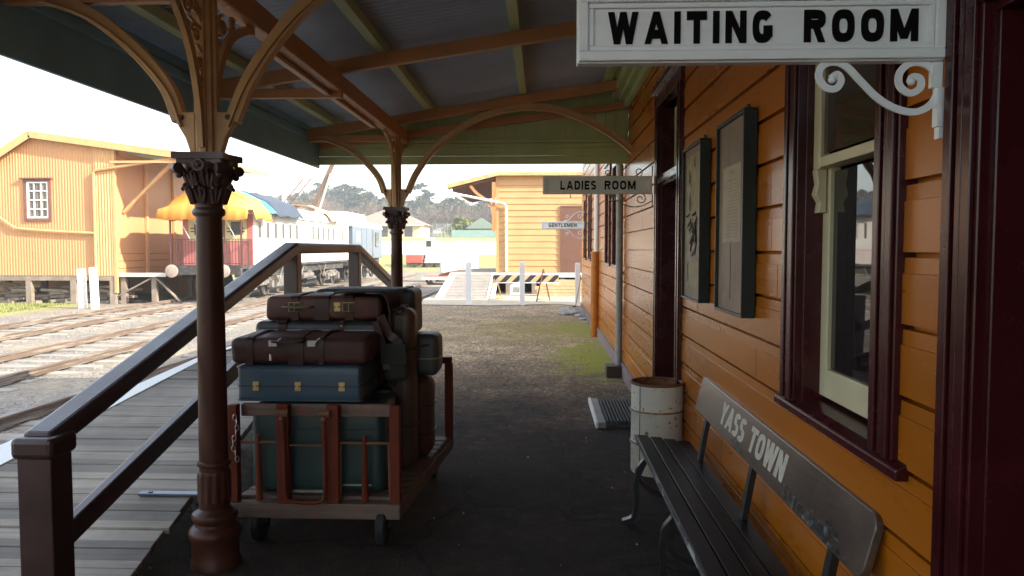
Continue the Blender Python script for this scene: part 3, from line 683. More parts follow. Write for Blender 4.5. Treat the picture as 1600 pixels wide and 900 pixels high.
ramp = thing('boarding_ramp', (-2.6, 6, 0), 'weathered grey timber boarding ramp with white painted outer edge', 'ramp')
rp.build('deck_boards', deck_wood, ramp, bevel=.004)
e = MB(); pts = [(3.0,.0),(4.22,.0),(5.95,.0),(7.93,0),(10.6,0)]
for (ya,_),(yb,_) in zip(pts, pts[1:]):
    def q(y): return -.27+.118*(min(max(y,4.2),5.95)-4.2)
    za, zb = zr(ya)+.02, zr(yb)+.02
    e.add([(xl(ya)+q(ya),ya,za-.14),(xl(ya)-.004,ya,za-.14),(xl(yb)-.004,yb,zb-.14),(xl(yb)+q(yb),yb,zb-.14),(xl(ya)+q(ya),ya,za+.01),(xl(ya)-.004,ya,za+.01),(xl(yb)-.004,yb,zb+.01),(xl(yb)+q(yb),yb,zb+.01)],
          [(3,2,1,0),(4,5,6,7),(0,1,5,4),(1,2,6,5),(2,3,7,6),(3,0,4,7)])
e.build('edge_board', white, ramp)
f = MB()
for x in (-2.0,-2.45): f.bar((x,3.4,zr(3.4)-.06),(x,5.9,zr(5.9)-.09),.07,.12); f.bar((x,5.9,.63),(x,7.9,.63),.07,.12); f.bar((x,7.9,.63),(x,10.4,.06),.07,.10)
for yy in (4.6,5.9,7.9,9.2):
    for x in (-2.0,-2.45): f.box((x-.045,yy-.045,0),(x+.045,yy+.045,zr(yy)-.03))
f.build('bearer', old_timber, ramp)
bl = thing('steel_bar', (-1.97,3.98,.27), 'flat blue grey steel bar lying across the timber ramp boards', 'steel bar')
q = MB(); zz = zr(3.98)+.026; q.box((-2.16,3.955,zz),(-1.80,4.005,zz+.014)); q.build('bar', mat('blue_grey_steel',(.10,.11,.15),.35,.2,8,metal=.6), bl, bevel=.003)
q = MB(); q.tube([(-2.10,3.98,zz+.013),(-2.10,3.98,zz+.018)], .013, 10); q.build('bolt_hole', black_iron, bl)

hr = thing('ramp_handrail', (-1.95,5.9,0), 'dark maroon timber handrail on posts rising along the ramp', 'handrail')
RX = -1.95
def rail_line(off, y0, y1): return [(RX, y, zr(y)+off) for y in (y0, 5.90, 7.93, y1)]
q = MB(); pts = rail_line(.86, 2.80, 10.25)
q.sweep([(x,y,z) for x,y,z in [(RX,2.86,.845),(RX,5.90,1.60),(RX,7.93,1.60),(RX,10.25,1.045)]], .125, .088, (0,0,1)); q.build('top_rail', rail_paint, hr, bevel=.022, seg=3)
for P_ in ([(RX,2.9,.405),(RX,5.88,1.09)],[(RX,7.95,1.09),(RX,10.2,.56)]): q = MB(); q.sweep(P_, .05, .10, (0,0,1)); q.build('mid_rail', rail_paint, hr, bevel=.008)
q = MB(); q.sweep([(RX,5.955,1.09),(RX,7.875,1.09)], .05, .10); q.build('mid_rail', rail_paint, hr, bevel=.008)
for yy, s, zb in ((2.90,.135,0),(5.92,.11,0),(7.91,.11,0),(10.2,.11,0)):
    q = MB(); q.box((RX-s/2,yy-s/2,zb),(RX+s/2,yy+s/2,(.80 if yy<3 else 1.57 if yy<9 else .99))); q.build('post', rail_paint, hr, bevel=.006)
q = MB(); q.box((RX-.085,2.815,.79),(RX+.085,2.985,.875)); q.build('post_cap', rail_paint, hr, bevel=.022, seg=3)

# ---------------------------------------------------------------- bench
be = thing('platform_bench', (.78,3.5,0), 'black slatted platform bench with worn backboard lettered YASS TOWN', 'bench')
BY0, BY1 = 2.2, 4.86
for i,(x0,x1) in enumerate(((.592,.672),(.680,.758),(.766,.844),(.852,.935))):
    q = MB(); zz = .418-.012*i; q.add([(x0,BY0,zz-.03),(x1,BY0,zz-.034),(x1,BY1,zz-.034),(x0,BY1,zz-.03),(x0,BY0,zz),(x1,BY0,zz-.004),(x1,BY1,zz-.004),(x0,BY1,zz)],
        [(3,2,1,0),(4,5,6,7),(0,1,5,4),(1,2,6,5),(2,3,7,6),(3,0,4,7)]); q.build('seat_slat', black_paint, be, bevel=.006)
q = MB(); q.box((.5865,BY0+.01,.392),(.5915,BY1,.4185)); q.build('worn_edge', mat('worn_bench_edge',(.10,.10,.095),.6,.5,20,(1,.4,1),wear=(.42,.41,.38),wear_at=.52,bmp=.3), be)
# back board leans: a rounded plank
U = Vector((.052,0,.196)).normalized(); N = Vector((-.196,0,.052)).normalized(); O = Vector((.949,0,.615)); H = .203
def bp(y, h, d): p = O+U*h+N*d; return (p.x, y, p.z)
ya, yb = 2.255, 4.72; cr = .045; out = []
for (cy, ch, a0) in ((ya+cr,cr,PI),(yb-cr*.3,cr*.3,1.5*PI),(yb-cr*.3,H-cr*.3,0),(ya+cr,H-cr,.5*PI)):
    r = cr if cy < 3 else cr*.3
    for k in range(6): t = a0+k*PI/10; out.append((cy+r*math.cos(t), ch+r*math.sin(t)))
q = MB(); n = len(out); q.add([bp(y,h,.014) for y,h in out]+[bp(y,h,-.012) for y,h in out], [tuple(range(n)), tuple(range(2*n-1,n-1,-1))]+[(i,(i+1)%n,n+(i+1)%n,n+i) for i in range(n)])
bk = q.build('backrest', mat('bench_back_paint',(.060,.040,.030),.33,.45,2.4,(1,.5,1),col2=(.155,.098,.07),wear=(.2,.18,.16),wear_at=.70,bmp=.2,coat=.1), be, bevel=.004)
stencil = mat('stencil_cream',(.52,.47,.38),.6,.12,20,wear=(.22,.18,.15),wear_at=.66,bmp=.1)
for wd, ya_, yb_ in (('YASS',4.13,3.655),('TOWN',3.565,3.045)):
    vs, fs = text_mesh(wd, .22, .08, .30)
    MB().add([bp(ya_-(ya_-yb_)*p, .052+(.165-.052)*r, .0142+.0015*q_) for p,r,q_ in vs], fs).build('lettering', stencil, bk)
# flaked paint along the lower edge
q = MB(); rr = random.Random(11)
for i in range(90):
    yy = rr.choice([rr.gauss(2.60,.10), rr.gauss(2.62,.12), rr.gauss(2.92,.12), rr.gauss(3.72,.07)]); hh = abs(rr.gauss(.0,.026))+.010
    if 2.35 < yy < 4.6: l = rr.uniform(.012,.06); w_ = rr.uniform(.004,.015); pts = [bp(yy+l*math.cos(t)*rr.uniform(.6,1), hh+w_*math.sin(t)*rr.uniform(.5,1), .0148+.001*rr.random()) for t in [k*2*PI/7 for k in range(7)]]; q.add(pts, [tuple(range(7))])
q.build('flaked_paint', mat('flaked_paint',(.012,.012,.013),.4,.8,26,col2=(.22,.22,.23)), bk)
for yy in (4.42, 3.46, 2.50):
    q = MB()
    q.sweep(smooth_curve([(.60,yy,.385),(.575,yy,.33),(.545,yy,.25),(.55,yy,.14),(.53,yy,.04),(.47,yy,.010)],5), .026, .045, (0,1,0)); 
    q.build('front_leg', black_iron, be, smooth='auto')
    q = MB(); q.sweep(smooth_curve([(.59,yy,.372),(.75,yy,.362),(.90,yy,.350)],4), .045, .022, (0,0,1)); q.sweep(smooth_curve([(.60,yy,.385),(.55,yy+.0,.30),(.62,yy,.20),(.76,yy,.16),(.86,yy,.22),(.90,yy,.34)],5), .022,.04,(0,1,0)); q.build('cross_bracket', black_iron, be, smooth='auto')
    q = MB(); q.sweep(smooth_curve([(.955,yy,.012),(.905,yy,.10),(.89,yy,.25),(.915,yy,.40),(.950,yy,.60),(.995,yy,.79)],5), .026, .045, (0,1,0)); q.build('back_leg', black_iron, be, smooth='auto')

# ---------------------------------------------------------------- drum bin, doormat, pipes
drum_paint = mat('dented_white_drum', (.60,.56,.47), .5, .12, 5, wear=(.21,.085,.03), wear_at=.60, wear_soft=.03, wear_scale=24, bmp=.15)
dr = thing('drum_bin', (.822,5.50,0), 'rusting white steel drum used as a bin behind the bench', 'drum')
prof = [(.180,0),(.184,.01),(.184,.20),(.190,.212),(.184,.224),(.184,.43),(.191,.442),(.184,.454),(.184,.635)]
b = MB(); vs = []; n = 40
b.lathe(prof, (.822,5.50,0), n); b.f = b.f[:-1]; b.build('shell', drum_paint, dr, smooth='auto')
b = MB(); b.lathe([(.181,.636),(.181,.03),(.001,.03)], (.822,5.50,0), n); b.f = b.f[:-2]; b.build('inside', mat('rusty_drum_inside', (.24,.10,.04), .8, .4, 7, wear=(.10,.045,.025), wear_at=.55), dr, smooth='auto')
b = MB(); b.tube([(.822+.184*math.cos(t),5.50+.184*math.sin(t),.642) for t in [k*2*PI/40 for k in range(41)]], .010, 8, False); b.build('rim', rust, dr, smooth=True)
for zz in (.212,.442):
    b = MB(); b.tube([(.822+.1885*math.cos(t),5.50+.1885*math.sin(t),zz+.009) for t in [k*2*PI/40 for k in range(41)]], .0065, 6, False); b.build('hoop', mat('rusty_hoop',(.36,.22,.13),.6,.3,8,wear=(.22,.085,.03),wear_at=.44,wear_soft=.08), dr, smooth=True)
b = MB(); b.box((.66,5.18,.02),(.664,5.184,.63)); 
a_ = R(222); b = MB(); b.tube([(.822+.1850*math.cos(a_),5.50+.1850*math.sin(a_),.02),(.822+.1850*math.cos(a_),5.50+.1850*math.sin(a_),.63)], .003, 5); b.build('seam', rust, dr)
mt = thing('doormat', (.74,7.35,0), 'dark ribbed boot mat with a white painted end board before the ladies door', 'doormat')
b = MB(); b.box((.475,6.78,.0),(.500,7.92,.055)); b.build('end_board', white, mt, bevel=.004)
b = MB(); b.box((.502,6.79,.0),(.566,7.91,.052)); b.build('end_board', mat('grey_board',(.26,.255,.25),.7), mt, bevel=.004)
b = MB(); b.box((.567,6.82,.0),(.985,7.90,.026))
for i in range(13): b.box((.578+.0315*i,6.83,.026),(.592+.0315*i,7.89,.060))
b.build('ribbed_mat', mat('dark_mat',(.060,.057,.053),.8,.3,12), mt)
dp = thing('downpipe', (.95,9.60,0), 'grey galvanised downpipe standing on a square brown block', 'downpipe', 'downpipes along the station wall')
b = MB(); b.tube([(.955,9.6,.12),(.955,9.6,2.62),(.90,9.58,2.72),(.80,9.5,2.80)], .042, 12); b.build('pipe', grey_metal, dp, smooth=True)
for zz in (.30,1.28,2.20): b = MB(); b.tube([(.955,9.6,zz),(.955,9.6,zz+.03)], .050, 12); b.box((.955,9.59,zz+.005),(1.02,9.61,zz+.025)); b.build('clip', grey_metal, dp)
b = MB(); b.box((.79,9.46,0),(1.003,9.72,.145)); b.build('base_block', mat('brown_block',(.045,.030,.024),.7), dp, bevel=.008)
dp2 = thing('downpipe', (.965,13.9,0), 'far downpipe, thick ochre below and thin white above, between two windows', 'downpipe', 'downpipes along the station wall')
b = MB(); b.tube([(.945,13.9,0),(.945,13.9,1.52)], .075, 12); b.tube([(.945,13.9,1.50),(.945,13.9,1.54)], .085, 12); b.build('lower_pipe', ochre, dp2, smooth='auto')
b = MB(); b.tube([(.965,13.9,1.53),(.965,13.9,3.4)], .042, 10); b.build('upper_pipe', white, dp2, smooth='auto')
b = MB(); b.box((.965,13.89,1.95),(1.02,13.91,1.98)); b.box((.965,13.89,2.8),(1.02,13.91,2.83)); b.build('clip', white, dp2)

# ---------------------------------------------------------------- luggage trolley
tr = thing('luggage_trolley', (-1.2,4.75,0), 'worn red railway luggage trolley with slatted bed and iron end hoops', 'trolley')
def tp(x, y, z):     # the bed is skewed a little: it drifts right as it goes back
    return (x+.075*(y-4.0), y, z)
XA, XB, YA, YB = -1.682, -.757, 4.0, 5.50
def tbox(mb, a, c):
    x0,y0,z0 = a; x1,y1,z1 = c
    mb.add([tp(x0,y0,z0),tp(x1,y0,z0),tp(x1,y1,z0),tp(x0,y1,z0),tp(x0,y0,z1),tp(x1,y0,z1),tp(x1,y1,z1),tp(x0,y1,z1)],[(3,2,1,0),(4,5,6,7),(0,1,5,4),(1,2,6,5),(2,3,7,6),(3,0,4,7)])
q = MB(); tbox(q,(XA,YA,.15),(XB,YA+.07,.235)); tbox(q,(XA,YB-.07,.15),(XB,YB,.235)); tbox(q,(XA,YA+.07,.15),(XA+.07,YB-.07,.228)); tbox(q,(XB-.07,YA+.07,.15),(XB,YB-.07,.228)); q.build('chassis', trolley_wood, tr, bevel=.008)
k = 0; y = YA+.075
while y < YB-.1:
    q = MB(); tbox(q,(XA+.02,y,.229),(XB-.02,y+.092,.253)); q.build('bed_slat', trolley_wood, tr, bevel=.004); y += .112
for yy, top in ((YA,True),(YB-.05,False)):
    for x in ((XA,XA+.05),(XB-.055,XB)):
        q = MB(); tbox(q,(x[0],yy,.236),(x[1],yy+.045,.765 if top else .775)); q.build('corner_post', trolley_red, tr, bevel=.005)
    if top:
        for xc in (-1.385,-1.115):
            q = MB(); tbox(q,(xc-.033,yy-.008,.236),(xc+.033,yy+.035,.768)); q.build('end_stile', trolley_red, tr, bevel=.005)
        q = MB(); tbox(q,(XA+.051,yy+.046,.695),(XB-.056,yy+.085,.762)); q.build('end_top_rail', trolley_wood, tr, bevel=.006)
    else:
        q = MB(); q.sweep([tp(XA,yy,.80),tp(XB,yy,.80)], .05, .045); q.build('end_top_rail', trolley_red, tr, bevel=.008)
q = MB()
for p in ((-1.625,-1.42),(-1.08,-.82)):
    q.tube([tp(p[0],YA+.02,.56),tp(p[1],YA+.02,.56)], .0085, 6)
q.tube([tp(-1.35,YA-.0,.55),tp(-1.15,YA+.0,.55)], .005, 6)
q.tube([tp(-1.08,YA+.02,.56),tp(-1.085,YA+.02,.25)], .007, 6); q.tube([tp(-.82,YA+.02,.56),tp(-.815,YA+.02,.25)], .007, 6)
q.build('cross_rod', rust, tr)
for xc in (-1.525,-.95):
    q = MB(); q.tube([tp(xc,YA+.02,.245),tp(xc,YA+.02,.40),tp(xc,YA+.02,.58),tp(xc,YA+.02,.60)], [.02,.016,.011,.013], 8); q.build('spindle', trolley_red, tr, smooth='auto')
q = MB(); q.tube(smooth_curve([tp(-1.375,YA-.025,.72),tp(-1.365,YA-.03,.55),tp(-1.36,YA-.03,.29),tp(-1.32,YA-.03,.255),tp(-1.22,YA-.03,.25),tp(-1.165,YA-.03,.262),tp(-1.15,YA-.03,.31),tp(-1.15,YA-.03,.55),tp(-1.152,YA-.03,.72)],5), .011, 7); q.build('pull_handle', trolley_red, tr, smooth=True)
for xc in (-1.375,-1.152): q = MB(); q.tube([tp(xc-.03,YA-.02,.725),tp(xc+.03,YA-.02,.725)], .02, 8); q.ball(tp(xc,YA-.03,.70),.016,6); q.build('hinge', rust, tr, smooth='auto')
for (x,yy) in ((-1.56,4.10),(-.865,4.06),(-1.56,5.32),(-.86,5.28)):
    o = tp(x,yy,.0); q = MB(); M = Matrix.Translation((o[0],o[1],.102)) @ Matrix.Rotation(PI/2,4,'Y'); q.lathe([(.05,-.026),(.092,-.026),(.102,-.016),(.102,.016),(.092,.026),(.05,.026)], (0,0,0), 24, M); q.lathe([(.018,-.036),(.018,.036)], (0,0,0), 10, M)
    wh = q.build('wheel', rubber, tr, smooth='auto')
    q = MB(); q.lathe([(.049,-.02),(.049,.02)], (0,0,0), 16, M); q.build('hub', black_iron, wh)
    q = MB(); q.sweep([(o[0]-.042,o[1],.10),(o[0]-.042,o[1],.152)], .035, .008, (1,0,0)); q.sweep([(o[0]+.042,o[1],.10),(o[0]+.042,o[1],.152)], .035, .008, (1,0,0)); q.build('fork', black_iron, tr)
q = MB()   # chain and padlock on the left post
for i in range(9):
    a = tp(XA+.045+.012*math.sin(i*.9), YA-.012, .70-.028*i); M = Matrix.Translation(a) @ Matrix.Rotation(i*PI/2+.4,4,'Z') @ Matrix.Rotation(PI/2,4,'X')
    q.add([(M @ Vector((.009*math.cos(t)+.0028*math.cos(u)*math.cos(t), .016*math.sin(t)+.0028*math.cos(u)*math.sin(t), .0028*math.sin(u)))) for t in [k*2*PI/10 for k in range(10)] for u in [j*2*PI/5 for j in range(5)]],
          [((k*5+j), (k*5+(j+1)%5), (((k+1)%10)*5+(j+1)%5), (((k+1)%10)*5+j)) for k in range(10) for j in range(5)])
q.build('chain', steel, tr)

# ---------------------------------------------------------------- luggage
leather = mat('brown_leather', (.080,.030,.020), .5, .35, 6, wear=(.15,.075,.05), wear_at=.63, bmp=.5, bscale=70, coat=.0, spec=.3)
leather2 = mat('dark_brown_leather', (.052,.018,.013), .5, .35, 6, wear=(.11,.055,.04), wear_at=.64, bmp=.5, bscale=70, coat=.0, spec=.3)
tan = mat('tan_leather', (.075,.040,.021), .5, .3, 5, wear=(.08,.045,.03), wear_at=.64, bmp=.35)
strap_m = mat('strap_leather', (.048,.020,.014), .45, .2, 12, spec=.3)
blue_v = mat('blue_vinyl_case', (.022,.052,.082), .38, .2, 3, wear=(.07,.095,.12), wear_at=.67, bmp=.25, bscale=120, coat=.1)
teal_v = mat('dark_teal_trunk', (.017,.040,.036), .42, .2, 3, wear=(.07,.08,.075), wear_at=.69, bmp=.2)
black_v = mat('black_case', (.016,.016,.017), .4, .2, 5, wear=(.07,.066,.06), wear_at=.70, bmp=.3, bscale=100)
green_v = mat('grey_green_trunk', (.035,.040,.036), .55, .25, 5, wear=(.09,.09,.08), wear_at=.66, bmp=.3)
grey_v = mat('grey_case', (.055,.058,.057), .5, .2, 5, wear=(.05,.05,.05), wear_at=.66, bmp=.3)
pale_trim = mat('pale_piping', (.30,.28,.25), .5)
tagc = mat('luggage_tag', (.50,.47,.40), .7, .15, 20)
def rounded(lo, hi, r, rot=0, bulge=0, n=9):
    """soft box as a superellipsoid-cornered grid, with a little bulge in its broad faces"""
    lo = Vector(lo); hi = Vector(hi); c = (lo+hi)/2; h = (hi-lo)/2; mb = MB(); M = Matrix.Translation(c) @ Matrix.Rotation(rot,4,'Z')
    def pt(p):
        q = Vector(p); core = Vector([max(h[i]-r, 0)*q[i] if False else max(min(q[i]*h[i], h[i]-r), -(h[i]-r)) for i in range(3)])
        d = Vector([q[i]*h[i] for i in range(3)])-core
        if d.length > 1e-9: d = d.normalized()*r
        v = core+d
        k = bulge*(1-q.x*q.x)*(1-q.y*q.y); k2 = bulge*(1-q.x*q.x)*(1-q.z*q.z)
        v.z += k*(1 if q.z > 0 else -.0); v.y += k2*(1 if q.y > 0 else -1)*.8
        v += Vector((.007,.006,.006))*noise.noise(v*6+c*3)*(1.2 if bulge else .6)
        return M @ v
    def axis(i): # grid lines gathered toward the corners
        e = r/h[i]; return [-1,-1+.3*e,-1+.65*e,-1+e]+[(-1+e)+(2-2*e)*k/5 for k in range(1,5)]+[1-e,1-.65*e,1-.3*e,1]
    for a in range(3):
        for s in (-1,1):
            u, w_ = [(1,2),(2,0),(0,1)][a]; U = axis(u); W = axis(w_); vs = []
            for y in W:
                for x in U:
                    p = [0,0,0]; p[a] = s; p[u] = x; p[w_] = y; vs.append(pt(p))
            m = len(U); mb.add(vs, [(j*m+i,j*m+i+1,(j+1)*m+i+1,(j+1)*m+i) for j in range(len(W)-1) for i in range(m-1)])
    return mb, M
def weld(o):
    import bmesh
    bm = bmesh.new(); bm.from_mesh(o.data); bmesh.ops.remove_doubles(bm, verts=bm.verts, dist=2e-4); bmesh.ops.recalc_face_normals(bm, faces=bm.faces); bm.to_mesh(o.data); bm.free()
    for p in o.data.polygons: p.use_smooth = True
def case(name, cat, label, lo, hi, m, r=.03, bulge=0, rot=0):
    lo = Vector(lo); hi = Vector(hi); t = thing(name, ((lo.x+hi.x)/2,(lo.y+hi.y)/2,lo.z), label, cat)
    mb, M = rounded(lo, hi, r, rot, bulge); o = mb.build('shell', m, t); weld(o)
    return t, M, (hi-lo)/2
def local(M, mb):
    mb.v = [tuple(M @ Vector(p)) for p in mb.v]; return mb
def seam(M, h, z, m, t, name='seam', w=.004, r=.03, out=.002):
    q = MB(); P = []
    for (sx,sy,a0) in ((1,1,0),(-1,1,PI/2),(-1,-1,PI),(1,-1,1.5*PI)):
        for k in range(5): a = a0+k*PI/8; P.append((sx*(h.x-r)+(r+out)*math.cos(a), sy*(h.y-r)+(r+out)*math.sin(a), z))
    P.append(P[0]); q.sweep(P, w, w*1.2, (0,0,1)); local(M,q).build(name, m, t)
def strap(M, h, x, t, m=None, w=.035, buckle=True, buckle_z=0, over=True, bulge=0):
    m = m or strap_m; q = MB(); e = .004
    pts = [(x,-h.y-e-bulge*.8*0,-h.z*.98),(x,-h.y-e-bulge*.5,0),(x,-h.y-e,h.z*.75),(x,-h.y+.015,h.z+e*.9),(x,0,h.z+e+bulge),(x,h.y-.015,h.z+e*.9),(x,h.y+e,h.z*.7),(x,h.y+e,-h.z*.98)]
    q.sweep(smooth_curve(pts,4), w, .005, (1,0,0) if False else (0,-1,0) if False else (0,.3,1)); s = local(M,q).build('strap', m, t)
    if buckle:
        q = MB(); zz = buckle_z; a,b_ = w*.72, .026; yy = -h.y-e-.006-bulge*.5
        q.tube([(x-a,yy,zz-b_),(x+a,yy,zz-b_),(x+a,yy,zz+b_),(x-a,yy,zz+b_),(x-a,yy,zz-b_)], .003, 5); q.tube([(x,yy-.002,zz-b_),(x,yy-.002,zz+b_)], .002, 5); local(M,q).build('buckle', brass, s)
def lock(M, h, x, z, t, w=.035, hh=.05):
    q = MB(); q.box((x-w/2,-h.y-.006,z+.002),(x+w/2,-h.y+.004,z+hh/2)); q.box((x-w/2,-h.y-.006,z-hh/2),(x+w/2,-h.y+.004,z-.002)); q.box((x-w*.2,-h.y-.010,z-.006),(x+w*.2,-h.y-.004,z+.008)); l = local(M,q).build('lock', brass, t, bevel=.002)
def handle(M, h, x, z, t, m=None, w=.13):
    q = MB(); yy = -h.y; q.sweep(smooth_curve([(x-w/2,yy,z),(x-w/2+.01,yy-.03,z),(x,yy-.04,z-.004),(x+w/2-.01,yy-.03,z),(x+w/2,yy,z)],4), .022, .012, (0,0,1)); local(M,q).build('handle', m or strap_m, t, bevel=.003)

t,M,h = case('trunk','trunk','dark teal trunk standing on the trolley bed behind the red end frame',(-1.60,4.10,.255),(-.86,4.50,.752),teal_v,.05)
seam(M,h,.11,black_v,t,r=.05); q = MB(); q.box((-.20,-h.y-.004,-.24),(.10,-h.y-.001,-.225)); q.box((.14,-h.y-.004,-.20),(.30,-h.y-.001,-.19)); local(M,q).build('label_strip', pale_trim, t)
t,M,h = case('suitcase','suitcase','blue vinyl suitcase with three brass locks lying on the dark teal trunk',(-1.655,4.07,.768),(-.975,4.50,.965),blue_v,.022)
seam(M,h,-.012,mat('dark_seam',(.012,.018,.024),.5),t,r=.022,w=.005); seam(M,h,.088,blue_v,t,'piping',.007,.022); seam(M,h,-.088,blue_v,t,'piping',.007,.022)
for x in (-.235,-.005,.235): lock(M,h,x,-.012,t)
t,M,h = case('leather_bag','leather bag','dark brown strapped leather bag with pale tags, resting on the blue suitcase',(-1.70,4.10,.967),(-.945,4.46,1.115),leather2,.035,.010,.02)
strap(M,h,-.27,t,bulge=.012,buckle=False); strap(M,h,-.02,t,w=.085,bulge=.012,buckle=False); strap(M,h,.12,t,w=.028,bulge=.012,buckle=False)
seam(M,h,.005,strap_m,t,'piping',.006,.035,.004)
handle(M,h,-.06,.055,t,w=.16)
for x,z in ((-.14,.045),(.07,.045)):
    q = MB(); q.box((x-.022,-h.y-.022,z-.016),(x+.022,-h.y-.018,z+.016)); q.tube(smooth_curve([(x+.02,-h.y-.02,z),(x+.035,-h.y-.03,z+.02),(x+.05,-h.y-.03,z+.03)],3), .003, 5); local(M,q).build('luggage_tag', tagc, t)
q = MB(); q.tube([(-.155,-h.y-.006,-.015),(-.155,-h.y-.006,-.05)], .008, 6); local(M,q).build('clasp', steel, t)
t,M,h = case('suitcase','suitcase','scuffed brown suitcase hidden low in the stack behind the blue one',(-1.64,4.53,.765),(-.97,4.97,1.0),leather,.03)
t2,M,h = case('trunk','trunk','plain dark trunk at the bottom of the stack, behind the teal trunk',(-1.60,4.53,.255),(-.90,4.97,.762),black_v,.03)
t,M,h = case('suitcase','suitcase','black suitcase with a pale piped seam, under the top brown leather case',(-1.705,4.47,.998),(-.965,4.93,1.168),black_v,.035,0,-.015)
seam(M,h,.035,pale_trim,t,'piping',.005,.035,.003); strap(M,h,-.20,t,w=.05,buckle=False); strap(M,h,.155,t,w=.03,buckle=False); lock(M,h,.155,.06,t,.028,.022)
t,M,h = case('suitcase','suitcase','brown leather suitcase with buckled straps on top of the black suitcase',(-1.655,4.52,1.171),(-.965,4.90,1.312),leather,.028,.008,.015)
for x,w_ in ((-.17,.045),(.155,.05)): strap(M,h,x,t,w=w_,buckle_z=.01,bulge=.008)
strap(M,h,-.01,t,w=.09,buckle=False,bulge=.008); handle(M,h,-.15,.012,t,mat('olive_strap',(.10,.085,.045),.6),.17); lock(M,h,.085,.01,t,.04,.055)
t,M,h = case('trunk','trunk','grey green cloth trunk at the back of the pile, highest of all',(-1.52,5.02,1.02),(-.845,5.40,1.328),green_v,.04,.006)
seam(M,h,.06,strap_m,t,r=.04); strap(M,h,.25,t,w=.04,buckle=False)
t,M,h = case('trunk','trunk','brown trunk carrying the grey green trunk at the far end of the trolley',(-1.50,5.01,.255),(-.975,5.42,1.018),leather2,.03)
seam(M,h,.2,strap_m,t)
t,M,h = case('suitcase','suitcase','tall tan leather suitcase stood on end at the right of the pile',(-.945,4.56,.255),(-.775,4.78,1.235),tan,.06,.0,0)
strap(M,h,0,t,w=.04,buckle=False); seam(M,h,.25,strap_m,t,r=.06,w=.012); seam(M,h,-.22,strap_m,t,r=.06,w=.012)
t,M,h = case('suitcase','suitcase','rounded brown case standing on the bed at the right, below the grey case',(-.945,4.80,.255),(-.705,5.05,.785),leather,.08)
seam(M,h,.08,strap_m,t,r=.08,w=.012); seam(M,h,-.1,strap_m,t,r=.08,w=.012)
t,M,h = case('suitcase','suitcase','small grey suitcase with pale edge poking out at the right of the pile',(-.955,4.80,.79),(-.66,5.06,1.055),grey_v,.045,0,.0)
seam(M,h,-.02,pale_trim,t,'piping',.006,.045,.003); handle(M,h,.02,.07,t)
# satchel slung over the right side
sa = thing('satchel', (-.86,4.47,.7), 'dark canvas satchel slung by its strap against the right side of the pile', 'satchel')
mb, M = rounded((-.93,4.40,.82),(-.79,4.54,1.05), .04, .25, .0); o = mb.build('bag', mat('dark_canvas',(.035,.035,.030),.8,.25,9,bmp=.4), sa); weld(o)
q = MB(); q.sweep(smooth_curve([(-.80,4.41,.94),(-.84,4.39,1.06),(-.90,4.44,1.10),(-.96,4.50,1.20)],5), .05, .008, (0,-1,.3)); q.sweep(smooth_curve([(-.90,4.385,.90),(-.93,4.40,1.05),(-.985,4.46,1.17)],5), .04, .008, (0,-1,.3)); q.build('shoulder_strap', strap_m, sa)
q = MB(); q.prism([(-.935,.93),(-.785,.93),(-.79,1.05),(-.93,1.05)], 'Y', 4.378, 4.386); q.build('flap', mat('dark_canvas',(.035,.035,.030),.8), sa, bevel=.003)
# a dark rug thrown over the pile and hanging down its right side
rg = thing('travel_rug', (-.95,4.66,1.2), 'dark woollen travel rug hanging in folds down the right side of the luggage pile', 'rug')
vs = []; fs = []; nu, nv = 14, 22
path = smooth_curve([(-1.25,4.7,1.330),(-1.05,4.7,1.335),(-.955,4.7,1.325),(-.925,4.7,1.24),(-.915,4.7,1.10),(-.90,4.7,.90),(-.895,4.7,.78)],4)
for i,p in enumerate(path):
    for j in range(nu):
        v = j/(nu-1); t = i/(len(path)-1); f = .030*math.sin(v*11+t*3)*max(0,t-.25)
        vs.append((p[0]+f+.004, 4.53+.38*v-.05*t*(1-v), p[2]+.012*math.sin(v*7)*(1-t)*.2-.05*t*v))
n = len(path); fs = [(i*nu+j, i*nu+j+1, (i+1)*nu+j+1, (i+1)*nu+j) for i in range(n-1) for j in range(nu-1)]
o = MB().add(vs, fs).build('cloth', mat('dark_wool',(.050,.030,.022),.95,.3,20,bmp=.5,spec=.1), rg, smooth=True); o.modifiers.new('t','SOLIDIFY').thickness = .010
